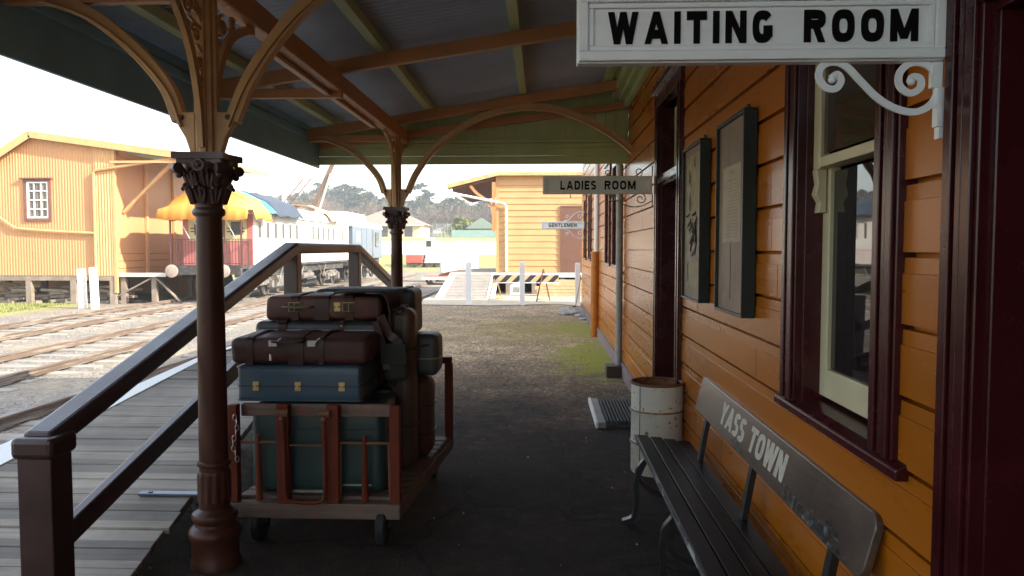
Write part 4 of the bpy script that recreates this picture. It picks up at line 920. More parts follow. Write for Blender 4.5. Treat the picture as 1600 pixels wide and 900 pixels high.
# ---------------------------------------------------------------- railway tracks
rail_m = mat('rusty_rail', (.15,.105,.075), .6, .25, 5, (1,.06,1), wear=(.32,.27,.215), wear_at=.50, wear_soft=.15, bmp=.3)
def track(name, x0, drift, y0, y1, label, nsl, ztop=-.25):
    t = thing(name, (x0, y0, -.4), label, 'railway track', 'railway tracks beside the platform')
    fx = lambda y: x0+drift*(y-12)
    for s in (-.755,.755):
        q = MB(); pr = [(-.06,-.112),(.06,-.112),(.06,-.10),(.012,-.088),(.012,-.035),(.035,-.025),(.035,0),(-.035,0),(-.035,-.025),(-.012,-.035),(-.012,-.088),(-.06,-.10)]
        n = len(pr); vs = []; fs = []; st_ = 12
        for i in range(st_+1):
            y = y0+(y1-y0)*i/st_; vs += [(fx(y)+s+a, y, ztop+c) for a,c in pr]
        for i in range(st_): fs += [(i*n+k, i*n+(k+1)%n, (i+1)*n+(k+1)%n, (i+1)*n+k) for k in range(n)]
        fs += [tuple(range(n-1,-1,-1)), tuple(st_*n+k for k in range(n))]; q.add(vs, fs); q.build('rail', rail_m, t)
    rr = random.Random(int(abs(x0)*10)); protos = []
    for i in range(4):
        q = MB(); w_ = rr.uniform(.20,.26); h_ = 1.25+rr.uniform(-.15,.12)
        q.box((-h_,-w_/2,-.10),(h_+rr.uniform(-.1,.1),w_/2,.0)); o = q.build('sleeper', sleeper_wood, None, bevel=.012, world=True); protos.append(o)
    for k in range(nsl):
        y = y0+.3+k*.68
        if y > y1-.2: break
        o = protos[k%4]; o = o if k < 4 else o.copy()
        if k >= 4: C.objects.link(o)
        o.parent = t; o.location = (fx(y)-x0+rr.uniform(-.06,.06), y-y0, ztop-.115+.4+rr.uniform(-.02,.002)); o.rotation_euler = (0,0,rr.uniform(-.04,.04))
    return t
track('railway_track', -5.22, -.010, 2, 66, 'nearest rusty railway track, running along the platform edge', 95)
track('railway_track', -8.62, -.030, 2, 62, 'middle rusty railway track in the gravel between platform track and carriage', 90)
track('railway_track', -12.15, -.035, 2, 58, 'farthest railway track, the one the carriages stand on', 84)
# loose stones between the rails: one uncountable layer
stone_m = mat('ballast_stone', (.24,.22,.195), .9, .3, 3, bmp=.4, col2=(.34,.315,.28))
q = MB(); rr = random.Random(21)
for i in range(5000):
    y = 4+34*rr.random()**1.6; x = rr.uniform(-15,-3.85)
    s = rr.uniform(.010,.028)*(1+.02*y); a = rr.uniform(0,6.28); c_, s_ = math.cos(a)*s, math.sin(a)*s; z = -.40
    q.add([(x+c_,y+s_,z),(x-s_*.8,y+c_*.8,z),(x-c_,y-s_,z),(x+s_*.9,y-c_*.9,z),(x+s*.1*rr.uniform(-2,2),y,z+s*rr.uniform(.6,1.1))],[(0,1,4),(1,2,4),(2,3,4),(3,0,4)])
tag(q.build('loose_ballast', stone_m, loc=(-9,15,-.4)), 'loose grey ballast stones strewn between the tracks', 'ballast', kind='stuff')
# grass verge by the shed
grass_m = mat('verge_grass', (.20,.22,.06), .9, .3, 3, col2=(.34,.33,.12), bmp=0)
q = MB(); rr = random.Random(5)
for i in range(9000):
    x = rr.uniform(-24,-15.6); y = rr.uniform(18.5,26.6)
    if x > -16.6+.9*noise.noise(Vector((y*.6,1,0)))+.1*(22-y)*.3: continue
    h = rr.uniform(.05,.16); a = rr.uniform(0,3.14); w_ = .018; dx, dy = math.cos(a)*w_, math.sin(a)*w_; lx, ly = rr.uniform(-.05,.05), rr.uniform(-.05,.05)
    q.add([(x-dx,y-dy,-.41),(x+dx,y+dy,-.41),(x+lx,y+ly,-.41+h)],[(0,1,2)])
tag(q.build('grass', grass_m, loc=(-19,23,-.4)), 'short sunlit grass in front of the goods shed', 'grass', kind='stuff')

# ---------------------------------------------------------------- goods shed
shed_paint = mat('goods_shed_orange', (.58,.285,.125), .55, .10, .8, (1,1,.3), wear=(.55,.36,.20), wear_at=.66, wear_soft=.1, bmp=.05)
shed_trim = mat('goods_shed_trim', (.62,.34,.145), .55, .10, 3)
gs = thing('goods_shed', (-17.5,27,-.4), 'orange corrugated iron goods shed on stumps with a low gable', 'shed')
SY, SX = 27.0, -15.35
def gable_z(x): return 5.66-.145*(x+18.2) if x > -18.2 else 5.66+.62*(x+18.2)
q = MB(); n = 420; x0 = -25.0; vs = []; fs = []
for i in range(n+1):
    x = x0+(SX-x0)*i/n; dy = -.010*math.sin(2*PI*x/.105); vs += [(x,SY+dy,.62),(x,SY+dy,max(.7,gable_z(x)-.06))]
fs = [(2*i,2*i+2,2*i+3,2*i+1) for i in range(n)]; q.add(vs, fs); q.build('gable_wall', shed_paint, gs, smooth=True)
q = MB(); q.box((SX-.06,SY+.02,1.65),(SX,33.5,5.1)); q.build('side_wall', shed_paint, gs)
q = MB()
for k in range(4): q.box((SX-.05,SY+.02,.62+.262*k),(SX+.012,33.5,.62+.262*k+.245))
q.build('side_board', shed_paint, gs)
q = MB(); q.box((-25,33.4,-.45),(SX-.07,33.5,4.0)); q.box((-25,SY+.1,.55),(SX-.07,33.4,.62)); q.box((-25,SY+.1,.62),(-24.9,33.4,1.4)); q.build('back_wall', shed_paint, gs)
q = MB(); T = .10; XO = -12.1; zo = gable_z(XO); YR = 33.7
q.prism([(-25.3,gable_z(-25.3)),(-18.2,5.66),(XO,zo),(XO,zo+T),(-18.2,5.66+T),(-25.3,gable_z(-25.3)+T)], 'Y', SY-.25, YR)
q.build('roof', mat('shed_roof_iron',(.50,.47,.44),.5,.15,2,metal=.3), gs)
q = MB(); q.bar((-25.3,SY-.28,gable_z(-25.3)-.02),(-18.2,SY-.28,5.64),.05,.26); q.bar((-18.2,SY-.28,5.64),(XO+.02,SY-.28,zo),.05,.24); q.build('bargeboard', shed_trim, gs)
q = MB(); q.box((XO+.001,SY-.25,zo-.06),(XO+.05,YR,zo+.12)); q.build('eave_board', shed_trim, gs)
q = MB(); q.box((SX+.02,SY-.22,zo-.16),(XO,SY-.16,zo-.08)); q.build('eave_tie', shed_trim, gs)
q = MB(); q.box((SX-.68,SY-.035,.60),(SX+.02,SY-.012,5.2)); 
n = 36; vs = []
for i in range(n+1):
    x = SX-.62+(.60)*i/n; vs += [(x,SY-.045-.012*math.sin(2*PI*x/.105),.62),(x,SY-.045-.012*math.sin(2*PI*x/.105),5.15)]
q.add(vs,[(2*i,2*i+2,2*i+3,2*i+1) for i in range(n)]); q.box((SX-.0,SY-.06,.0),(SX+.10,SY+.05,5.1)); q.build('corner_strip', shed_trim, gs)
q = MB(); q.tube([(SX-.64,SY-.10,.62),(SX-.64,SY-.10,4.30),(SX-.5,SY-.12,4.38),(-12.9,SY-.14,4.80)], .055, 8); q.build('downpipe', shed_trim, gs, smooth='auto')
q = MB(); q.tube(smooth_curve([(-20.2,SY-.10,3.0),(-19.6,SY-.10,2.78),(-19.0,SY-.10,2.38),(-18.7,SY-.10,2.30),(-17.4,SY-.10,2.20),(SX-.66,SY-.10,2.14)],4), .055, 8); q.build('drain_pipe', shed_trim, gs, smooth=True)
wf = MB(); a,b_,c_,d_ = -18.60,-17.60,2.58,4.08
for p in ((a,c_,a+.10,d_),(b_-.10,c_,b_,d_),(a+.10,c_,b_-.10,c_+.09),(a+.10,d_-.09,b_-.10,d_)): wf.box((p[0],SY-.07,p[1]),(p[2],SY+.02,p[3]))
wf.box((a-.10,SY-.16,d_),(b_+.06,SY+.02,d_+.04)); wo = wf.build('window', mat('shed_window_brown',(.19,.075,.055),.5), gs)
q = MB(); A,B,Cc,D = a+.11,b_-.11,c_+.10,d_-.10
for p in ((A,Cc,A+.07,D),(B-.05,Cc,B,D),(A+.07,Cc,B-.05,Cc+.06),(A+.07,D-.05,B-.05,D)): q.box((p[0],SY-.05,p[1]),(p[2],SY-.01,p[3]))
for i in (1,2): x = A+(B-A)*i/3; q.box((x-.016,SY-.048,Cc+.06),(x+.016,SY-.012,D-.05))
for i in (1,2,3): z = Cc+(D-Cc)*i/4; q.box((A+.07,SY-.046,z-.016),(B-.05,SY-.014,z+.016))
q.build('sash', bright_white, wo); MB().box((A,SY-.008,Cc),(B,SY-.004,D)).build('pane', mat('dusty_pane',(.10,.09,.08),.15,.5,3,col2=(.22,.20,.18),bmp=0), wo)
for yy in (27.6,30.6,33.2):
    q = MB(); q.bar((SX+.04,yy,2.9),(SX+2.05,yy,gable_z(SX+2.05)-.10),.10,.14,(0,1,0)); q.build('eave_strut', shed_trim, gs)
for yy in (29.2,31.4,33.3):
    q = MB(); q.box((SX+.013,yy-.07,.62),(SX+.10,yy+.07,5.0)); q.build('wall_post', shed_trim, gs)
q = MB(); q.bar((SX+.05,SY+.3,5.02),(SX+.05,33.4,5.02),.08,.16); q.build('wall_plate', shed_trim, gs)
q = MB(); q.box((-25,SY-.03,.44),(SX+.02,SY+.13,.60)); q.build('floor_beam', old_timber, gs)
for x in (-21.8,-20.3,-18.55,-16.9,-15.45):
    for yy in (27.05,30.5,34): q = MB(); q.box((x-.10,yy-.08,-.45),(x+.10,yy+.10,.44)); q.build('stump', old_timber, gs)
lp = thing('loading_platform', (-14.4,30,-.4), 'low grey timber loading platform against the goods shed, braced underneath', 'loading platform')
q = MB()
for i in range(7): q.box((SX+.14+.235*i,27.1,.60),(SX+.36+.235*i,33.5,.66))
q.build('deck', old_timber, lp); q = MB(); q.box((SX+.12,27.0,.58),(SX+1.85,27.09,.72)); q.build('edge_beam', mat('pale_beam',(.62,.57,.50),.7,.2,5), lp)
for x in (SX+.22,SX+1.35): 
    for yy in (27.2,30,33): q = MB(); q.box((x-.09,yy-.09,-.45),(x+.09,yy+.09,.58)); q.build('leg', old_timber, lp)
q = MB(); q.bar((SX-.35,27.15,-.32),(SX+1.25,27.12,.52),.05,.12,(0,1,0)); q.bar((SX+1.45,27.15,.52),(SX+2.3,27.15,-.32),.05,.12,(0,1,0)); q.build('brace', old_timber, lp)
# stacked old sleepers and offcuts under the shed
rr = random.Random(8); off = []
for i in range(3):
    q = MB(); L = rr.uniform(.7,1.3); q.box((-L/2,-.11,0),(L/2,.11,.10)); off.append(q.build('timber_offcut', old_timber, loc=(0,0,0), bevel=.01))
gl = 'rough grey timber offcut piled in the dark under the goods shed'
k = 0
for i in range(14):
    for j in range(7):
        x = -20.2+i*.36+rr.uniform(-.15,.15)
        if rr.random() < .12 or j > 5.2+1.5*math.sin(i*.9): continue
        o = off[k%3]; o = o if k < 3 else o.copy(); 
        if k >= 3: C.objects.link(o)
        o.location = (x, 27.7+rr.uniform(-.25,.5), -.41+j*.105); o.rotation_euler = (rr.uniform(-.08,.08),rr.uniform(-.12,.12),rr.uniform(-.7,.7)); tag(o, gl, 'timber', 'timber offcuts under the goods shed'); k += 1

# ---------------------------------------------------------------- carriages
side_w = mat('carriage_cream', (.70,.66,.60), .45, .08, 2, (1,.4,1))
side_l = mat('carriage_faded_pink', (.66,.55,.50), .5, .1, 1.5)
red_end = mat('carriage_faded_red', (.50,.17,.15), .55, .15, 5, bmp=.1)
yellow_p = mat('carriage_pale_yellow', (.62,.52,.27), .5, .1, 4)
under = mat('underframe_grime', (.05,.045,.04), .75, .35, 5, col2=(.16,.14,.12))
under_l = mat('bogie_pale_dust', (.16,.14,.12), .8, .3, 6, col2=(.32,.29,.25))
roof_w = mat('carriage_roof_white', (.74,.73,.71), .5, .06, 2)
win_dark = mat('carriage_dark_window', (.06,.055,.05), .2, .3, 3, bmp=0)
CXM, XL, XR = -12.0, -13.35, -10.68
def roof_prof(e=.10, ztop=3.72, ze=2.88, n=14):
    return [((XL-e)+(XR-XL+2*e)*(.5-.5*math.cos(PI*i/n)), ze+(ztop-ze)*math.sin(PI*i/n)**.75) for i in range(n+1)]
pc = thing('passenger_carriage', (CXM,35,-.25), 'long cream railway carriage with red boarded end platform facing the viewer', 'railway carriage')
Y0, Y1 = 28.05, 42.0
q = MB(); q.box((XL,Y0,1.55),(XR,Y1,2.90)); q.build('upper_body', side_w, pc, bevel=.02)
q = MB(); q.box((XL+.012,Y0+.01,.98),(XR-.012,Y1-.01,1.548)); q.box((XL-.012,Y0,1.53),(XR+.012,Y1,1.57)); q.build('lower_body', side_l, pc)
q = MB(); p = roof_prof(.10, 3.46, 2.88); q.prism(p+[(XR+.1,2.86),(XL-.1,2.86)], 'Y', 27.2, Y1+.1); q.build('roof', roof_w, pc, smooth='auto')
for ys in ([28.45+.88*i for i in range(6)], [35.2+.87*i for i in range(7)]):
    for y in ys:
        q = MB()
        for a,b_,c_,d_ in ((y,y+.03,1.97,2.63),(y+.33,y+.36,1.97,2.63),(y+.03,y+.33,1.97,2.0),(y+.03,y+.33,2.6,2.63)): q.box((XR-.01,a,c_),(XR+.018,b_,d_))
        o = q.build('window', side_w, pc); MB().box((XR-.005,y+.03,2.0),(XR+.006,y+.33,2.6)).build('pane', win_dark, o)
# boarded end
q = MB(); x = XL+.02
while x < XR-.03: q.box((x,Y0-.035,.98),(min(x+.098,XR-.02),Y0-.002,1.85)); x += .104
q.build('end_boarding', red_end, pc)
q = MB(); q.box((XL+.02,Y0-.03,1.852),(XR-.02,Y0-.002,2.90)); q.build('end_panel', red_end, pc)
for a in (XL+.25, XR-1.05):
    q = MB(); q.box((a,Y0-.05,1.88),(a+.80,Y0-.031,2.72)); o = q.build('end_window', yellow_p, pc); MB().box((a+.22,Y0-.058,2.10),(a+.66,Y0-.051,2.58)).build('pane', win_dark, o)
    q = MB()
    for zz in (2.2,2.32): q.box((a+.08,Y0-.075,zz),(a+.74,Y0-.06,zz+.035))
    q.build('grab_bars', black_iron, o)
q = MB(); q.box((CXM-.42,Y0-.045,.98),(CXM+.42,Y0-.031,2.75)); q.build('end_door', mat('carriage_brown_door',(.20,.08,.06),.5), pc)
q = MB(); q.box((XL,26.95,.86),(XR,28.04,.98)); q.build('end_platform', under, pc)
q = MB(); zt = 1.93
for a,b_ in ((XL+.05,CXM-.42),(CXM+.42,XR-.05)):
    q.bar((a,27.0,zt),(b_,27.0,zt),.035,.03); q.bar((a,27.0,1.06),(b_,27.0,1.06),.025,.025); n = int((b_-a)/.105)
    for i in range(n+1): x = a+(b_-a)*i/n; q.bar((x,27.0,.98),(x,27.0,zt),.018,.018)
for x in (XL+.05,XR-.05):
    q.bar((x,27.0,zt),(x,28,zt),.03,.03)
    for i in range(9): q.bar((x,27.0+i*.12,.98),(x,27.0+i*.12,zt),.016,.016)
    q.bar((x,27.0,.98),(x,27.0,2.9),.05,.05)
q.build('end_railing', mat('dark_red_iron',(.10,.035,.03),.5), pc)
q = MB(); q.box((XL,26.80,.66),(XR,26.94,.90)); q.build('headstock', under, pc)
for s in (-1,1):
    q = MB(); M = Matrix.Translation((CXM-.10+s*.93,26.50,.80)) @ Matrix.Rotation(PI/2,4,'X'); q.lathe([(.08,-.30),(.08,-.05),(.16,-.03),(.23,.0),(.23,.03),(.20,.045)], (0,0,0), 24, M); q.build('buffer', mat('buffer_face',(.36,.28,.22),.6,.25,5), pc, smooth='auto')
q = MB(); q.box((XL+.2,27.2,.55),(XL+.4,41.5,.86)); q.box((XR-.4,27.2,.55),(XR-.2,41.5,.86)); q.box((XR-.10,28.1,.88),(XR-.02,41.9,.98)); q.build('underframe', under, pc)
q = MB(); q.box((XR-.6,30.8,.05),(XR-.12,32.6,.5)); q.box((XR-.55,33.2,.15),(XR-.2,34.2,.48)); q.tube([(XR-.35,34.6,.35),(XR-.35,36.2,.35)],.16,10); q.build('battery_box', under_l, pc)
q = MB(); 
for yy in (30.2,33.0,36.5): q.tube([(XR-.12,yy,.9),(XR-.08,yy+.7,.25),(XR-.12,yy+1.4,.9)], .03, 5)
q.build('truss_rod', under_l, pc)
def bogie(parent, yc):
    q = MB()
    for x in (CXM-.98, CXM+.98): q.bar((x,yc-1.3,.28),(x,yc+1.3,.28),.10,.16); q.bar((x,yc-.55,.45),(x,yc+.55,.45),.10,.12); q.bar((x,yc-1.2,.36),(x,yc-.5,.48),.06,.06); q.bar((x,yc+1.2,.36),(x,yc+.5,.48),.06,.06)
    for yy in (yc-.95,yc+.95):
        for x in (CXM-1.04,CXM+1.04): q.box((x-.10,yy-.13,.03),(x+.10,yy+.13,.32))
    for x in (CXM-1.02,CXM+1.02):
        for k in range(3): q.tube([(x,yc-.3+.3*k,.16),(x,yc-.3+.3*k,.42)], .085, 8)
    b = q.build('bogie', under_l, parent)
    for yy in (yc-.95,yc+.95):
        for x in (CXM-.75,CXM+.75):
            q = MB(); M = Matrix.Translation((x,yy,.19)) @ Matrix.Rotation(PI/2,4,'Y'); q.lathe([(.06,-.08),(.40,-.06),(.44,-.05),(.44,.03),(.47,.04),(.47,.06),(.06,.07)], (0,0,0), 24, M); q.build('wheel', under, b)
bogie(pc, 29.6); bogie(pc, 39.6)
q = MB()
for yy in (27.25,27.6): 
    for zz in (.2,.55): q.box((XR-.05,yy-.12,zz),(XR+.22,yy+.30,zz+.04))
q.build('step', under_l, pc)
gv = thing('guard_van', (CXM,46.5,-.25), 'pale blue grey guards van coupled behind the cream carriage', 'railway van')
van = mat('van_blue_grey', (.135,.165,.20), .5, .08, 2)
VX = XR+.04
q = MB(); q.box((XL,42.75,.98),(VX,50.6,2.86)); q.build('body', van, gv, bevel=.03)
q = MB(); q.prism(roof_prof(.06,3.30,2.84)+[(XR+.06,2.82),(XL-.06,2.82)], 'Y', 42.6, 50.75); q.build('roof', mat('van_roof',(.30,.34,.38),.5,.1,2), gv, smooth='auto')
q = MB(); q.prism([(CXM-.85,3.15),(CXM+.85,3.15),(CXM+.70,3.72),(CXM-.70,3.72)], 'Y', 43.6, 48.6); q.build('cupola', roof_w, gv, bevel=.05)
q = MB(); q.box((VX-.005,43.4,1.95),(VX+.012,44.5,2.60)); q.build('window', mat('van_window',(.20,.21,.22),.3), gv)
for y in (44.9,46.1): q = MB(); q.box((VX,y,1.03),(VX+.02,y+1.1,2.75)); q.build('door', van, gv, bevel=.01)
q = MB(); q.box((VX-.002,47.6,1.02),(VX+.014,48.0,2.72)); q.build('doorway', win_dark, gv)
q = MB(); q.box((VX-.002,48.5,1.7),(VX+.05,49.4,2.62)); q.build('ducket', win_dark, gv, bevel=.02)
q = MB(); q.box((XL+.2,42.8,.55),(VX-.2,50.5,.97)); q.box((XL,42.4,.62),(VX,42.7,.9)); q.build('underframe', under, gv)
bogie(gv, 44.3); bogie(gv, 49.0)
# tarpaulins lashed over the carriage roof
def tarp(name, label, y0, y1, m, skirt_front, drop, flare=.22, lift=.0, mat2=None):
    t = thing(name, (CXM,(y0+y1)/2,2.6), label, 'tarpaulin'); K = ((0,2.98),(.12,3.42+lift*.5),(.40,3.80+lift),(.62,3.80+lift),(.88,3.42+lift*.5),(1,2.98)); p = []
    for (a,za),(b_,zb) in zip(K, K[1:]): p += [(XL-.3+(XR-XL+.6)*(a+(b_-a)*k/3), za+(zb-za)*k/3) for k in range(3)]
    p.append((XR+.3,2.98)); n = len(p); rr = random.Random(len(label))
    ys = [y0+(y1-y0)*i/8 for i in range(9)]; vs = []; fs = []
    for j,y in enumerate(ys):
        row = [(XL-.33-flare*.3, 2.95-drop)]+p+[(XR+.33+flare*.3, 2.95-drop)]
        for i,(x,z) in enumerate(row): w_ = .035*math.sin(y*4.2+i)*(1.6 if i in (0,n+1) else .6); vs.append((x+w_*.6, y+.02*math.sin(i*2), z+w_))
    m_ = n+2
    for j in range(8): fs += [(j*m_+i, j*m_+i+1, (j+1)*m_+i+1, (j+1)*m_+i) for i in range(m_-1)]
    q = MB(); q.add(vs, fs); o = q.build('top_sheet', m, t, smooth=True); o.modifiers.new('t','SOLIDIFY').thickness = .012
    if skirt_front:
        vs = []; fs = []; row = [(XL-.21-flare*.5, 2.95)]+p+[(XR+.21+flare*.5, 2.95)]
        N = 48
        def top(x):       # stretched in straight facets over a ridge frame
            u_ = (x-(XL-.3))/(XR-XL+.6); K_ = K
            for (a,za),(b_,zb) in zip(K_, K_[1:]):
                if u_ <= b_+1e-6: return za+(zb-za)*(u_-a)/(b_-a)
            return 2.98
        for i in range(N+1):
            x = XL-.30+(XR-XL+.60)*i/N; z = top(x); f = .05*noise.noise(Vector((x*2.6,0,0)))+.012*math.sin(i*1.3); sag = .08*abs(math.sin(i*PI/16))+.06*noise.noise(Vector((x*1.4,4,0)))
            vs += [(x,y0+.0,z),(x,y0-.52+f*.4,2.98+.22*(z-2.98)),(x,y0-.62+f,2.66-sag)]
        for i in range(N): fs += [(3*i,3*i+3,3*i+4,3*i+1),(3*i+1,3*i+4,3*i+5,3*i+2)]
        q = MB(); q.add(vs, fs); o = q.build('front_valance', m, t, smooth='auto'); o.modifiers.new('t','SOLIDIFY').thickness = .012
    return t
orange_tarp = mat('orange_tarp', (.80,.30,.045), .5, .12, 1.1, (1,.2,.2), col2=(.84,.46,.09), bmp=.1, bscale=12)
tt = tarp('tarpaulin', 'sagging orange tarpaulin hood over the near end of the carriage', 27.3, 28.95, orange_tarp, True, .30)
q = MB()
for x in (XL+.5,XL+1.0,XR-.95,XR-.5): q.tube([(x,26.75,2.62),(x+.25,27.0,1.95)], .012, 4)
q.build('rope', white, tt)
tarp('tarpaulin', 'narrow bright blue tarpaulin strip between orange hood and grey blue sheet', 28.97, 29.6, mat('bright_blue_tarp',(.06,.42,.66),.5,.1,4), False, .05)
tarp('tarpaulin', 'dark grey blue tarpaulin stretched over the middle of the carriage roof', 29.62, 33.0, mat('slate_tarp',(.042,.053,.070),.5,.2,2), False, .10, lift=.03)
tarp('tarpaulin', 'small faded orange tarpaulin farther along the white carriage roof', 37.6, 39.2, mat('faded_orange_tarp',(.72,.42,.16),.6,.1,3), False, -.02, lift=-.06)

# ---------------------------------------------------------------- white posts, barricade, goods platform, weatherboard shed
def post(name, x, y, z0, z1, w_, label, grp, tilt=0):
    q = MB(); q.box((x-w_/2,y-w_/2,z0),(x+w_/2,y+w_/2,z1-.02)); q.prism([(x-w_/2,z1-.02),(x+w_/2,z1-.02),(x+w_/2-.02,z1),(x-w_/2+.02,z1)],'Y',y-w_/2+.015,y+w_/2-.015)
    o = q.build(name, bright_white, loc=(x,y,z0), bevel=.006); o.rotation_euler = (0,tilt,0); tag(o, label, 'post', grp); return o
G = 'white posts at the far end of the platform'
post('white_post', -2.09, 21.6, 0, 1.22, .15, 'white square post standing in front of the white timber loading ramp', G)
post('white_post', -.575, 21.6, 0, 1.22, .14, 'white square post in front of the striped barricade board', G)
post('white_post', .98, 21.6, 0, 1.19, .14, 'white square post close beside the far corner of the station wall', G)
post('white_post', -15.28, 24.9, -.42, .92, .20, 'left one of the two white posts before the goods shed corner', 'pair of white posts by the goods shed', -.02)
post('white_post', -14.74, 24.7, -.42, .98, .19, 'right one of the two white posts before the goods shed corner', 'pair of white posts by the goods shed', -.03)
def stripes():
    m, nt, b = nodes_of('hazard_stripes'); v = coords(nt); sp = nt.nodes.new('ShaderNodeSeparateXYZ'); nt.links.new(v, sp.inputs[0])
    s = nt.nodes.new('ShaderNodeMath'); s.operation = 'SUBTRACT'; nt.links.new(sp.outputs[0], s.inputs[0]); nt.links.new(sp.outputs[2], s.inputs[1])
    d = nt.nodes.new('ShaderNodeMath'); d.operation = 'DIVIDE'; d.inputs[1].default_value = .36; nt.links.new(s.outputs[0], d.inputs[0])
    f = nt.nodes.new('ShaderNodeMath'); f.operation = 'FRACT'; nt.links.new(d.outputs[0], f.inputs[0]); g = nt.nodes.new('ShaderNodeMath'); g.operation = 'GREATER_THAN'; g.inputs[1].default_value = .5; nt.links.new(f.outputs[0], g.inputs[0])
    nt.links.new(mixc(nt, g.outputs[0], (.03,.03,.03), (.62,.42,.22)), b.inputs['Base Color']); b.inputs['Roughness'].default_value = .6; return m
ba = thing('barricade', (-.44,23,0), 'black and amber striped barricade board on thin A frame legs', 'barricade')
q = MB(); q.box((-1.50,22.98,.59),(.48,23.01,.80)); q.build('striped_board', stripes(), ba)
q = MB(); q.box((-1.56,22.985,.802),(.52,23.03,.835)); q.box((-1.56,22.985,.555),(.52,23.005,.588)); q.build('board_rim', bright_white, ba)
yl = mat('yellow_leg',(.66,.44,.13),.5)
for xc in (-1.42,.02):
    for s in (-1,1):
        q = MB(); q.bar((xc,23.03,.98 if xc>-1 else .80),(xc+s*.20,23.03+s*.25,.02),.03,.03); q.build('leg', yl if xc < -1 else rust, ba)
    q = MB(); q.bar((xc-.17,22.84,.08),(xc+.17,23.25,.08),.02,.03); q.build('leg_tie', yl, ba)
gp = thing('goods_platform', (.5,30,0), 'raised timber goods platform with dark space beneath, under the weatherboard shed', 'platform')
q = MB()
for i in range(24): q.box((-3.25+.0,26.6+.30*i,.66),(5,26.88+.30*i,.72))
q.build('deck', mat('deck_grey',(.40,.36,.31),.85,.2,4,bmp=.4), gp); q = MB(); q.box((-1.45,26.5,.60),(5,26.59,.75)); q.build('edge_beam', bright_white, gp)
for x in (-1.2,-.3,.7,1.8,3.2,-3.0):
    q = MB(); q.box((x-.08,26.65,0),(x+.08,26.81,.65)); q.build('leg', old_timber, gp)
q = MB(); q.box((-3.2,28.2,-.2),(5,28.3,.65)); q.build('void_shade_sheet', mat('void_shade',(.03,.027,.024),.9), gp)  # near-black sheet added as the shade in the void under the deck
lr = thing('loading_ramp', (-2.4,25,0), 'pale timber loading ramp with whitewashed edges climbing to the goods platform', 'ramp')
def lramp(t, u): # t along the slope, u across
    y = 23.95+2.6*t; xa = -3.35+.18*t; xb = -1.55-.02*t; return (xa+(xb-xa)*u, y, .02+.71*t)
q = MB()
for i in range(9):
    a, b_ = i/9+.004, (i+1)/9-.006; P = [lramp(a,.12),lramp(a,.88),lramp(b_,.88),lramp(b_,.12)]; q.add([(x,y,z-.05) for x,y,z in P]+P,[(3,2,1,0),(4,5,6,7),(0,1,5,4),(1,2,6,5),(2,3,7,6),(3,0,4,7)])
q.build('boards', mat('ramp_boards',(.27,.24,.20),.8,.2,3,bmp=.4), lr)
for u0,u1 in ((-.02,.118),(.882,1.02)):
    q = MB(); P = [lramp(0,u0),lramp(0,u1),lramp(1,u1),lramp(1,u0)]; q.add([(x,y,max(-.05,z-.16)) for x,y,z in P]+[(x,y,z+.02) for x,y,z in P],[(3,2,1,0),(4,5,6,7),(0,1,5,4),(1,2,6,5),(2,3,7,6),(3,0,4,7)]); q.build('edge_board', bright_white, lr)
ws = thing('weatherboard_shed', (0,28,.72), 'sunlit ochre weatherboard shed with a bracketed awning on the goods platform', 'shed')
q = MB()
for i in range(16):
    z0 = .735+.225*i; z1 = min(z0+.222, 4.25)
    q.add([(-1.68,28.0-.035,z0),(4.5,28-.035,z0),(4.5,28-.008,z1),(-1.68,28-.008,z1),(-1.68,28.02,z0),(4.5,28.02,z0),(4.5,28.02,z1),(-1.68,28.02,z1)],[(3,2,1,0),(0,1,5,4),(2,3,7,6),(1,2,6,5),(3,0,4,7)])
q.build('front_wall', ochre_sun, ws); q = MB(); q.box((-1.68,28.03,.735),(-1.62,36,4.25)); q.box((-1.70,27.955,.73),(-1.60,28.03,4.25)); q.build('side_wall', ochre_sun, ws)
q = MB(); q.prism([(-3.45,3.76),(-1.6,4.22),(4.6,4.22),(4.6,4.32),(-1.64,4.34),(-3.45,3.92)], 'Y', 27.7, 36.2); q.build('roof', mat('ochre_barge',(.55,.36,.16),.6), ws)
q = MB(); q.prism([(-3.3,3.72),(-1.72,4.10),(-1.72,4.16),(-3.3,3.78)], 'Y', 27.85, 36); q.build('soffit', mat('soffit_brown',(.14,.06,.035),.8), ws)
q = MB(); q.sweep(smooth_curve([(-2.62,27.9,3.86),(-2.40,27.9,3.60),(-2.02,27.9,3.32),(-1.84,27.9,3.05),(-1.78,27.9,2.7)],5), .10, .12, (0,1,0)); q.box((-1.84,27.85,2.2),(-1.71,27.95,4.0)); q.build('awning_bracket', truss, ws)
q = MB(); q.tube([(-3.30,27.68,3.72),(-3.26,27.66,3.58),(-1.42,27.82,3.22),(-1.32,27.90,3.14),(-1.32,27.92,.75)], .045, 8); q.build('downpipe', bright_white, ws, smooth='auto')
q = MB(); q.box((.70,27.93,.74),(1.75,27.96,3.08)); q.box((.64,27.92,.74),(.70,27.965,3.14)); q.box((.70,27.92,3.081),(1.75,27.965,3.14)); q.build('door', mat('shed_brown_door',(.15,.07,.045),.5,.1,3), ws)
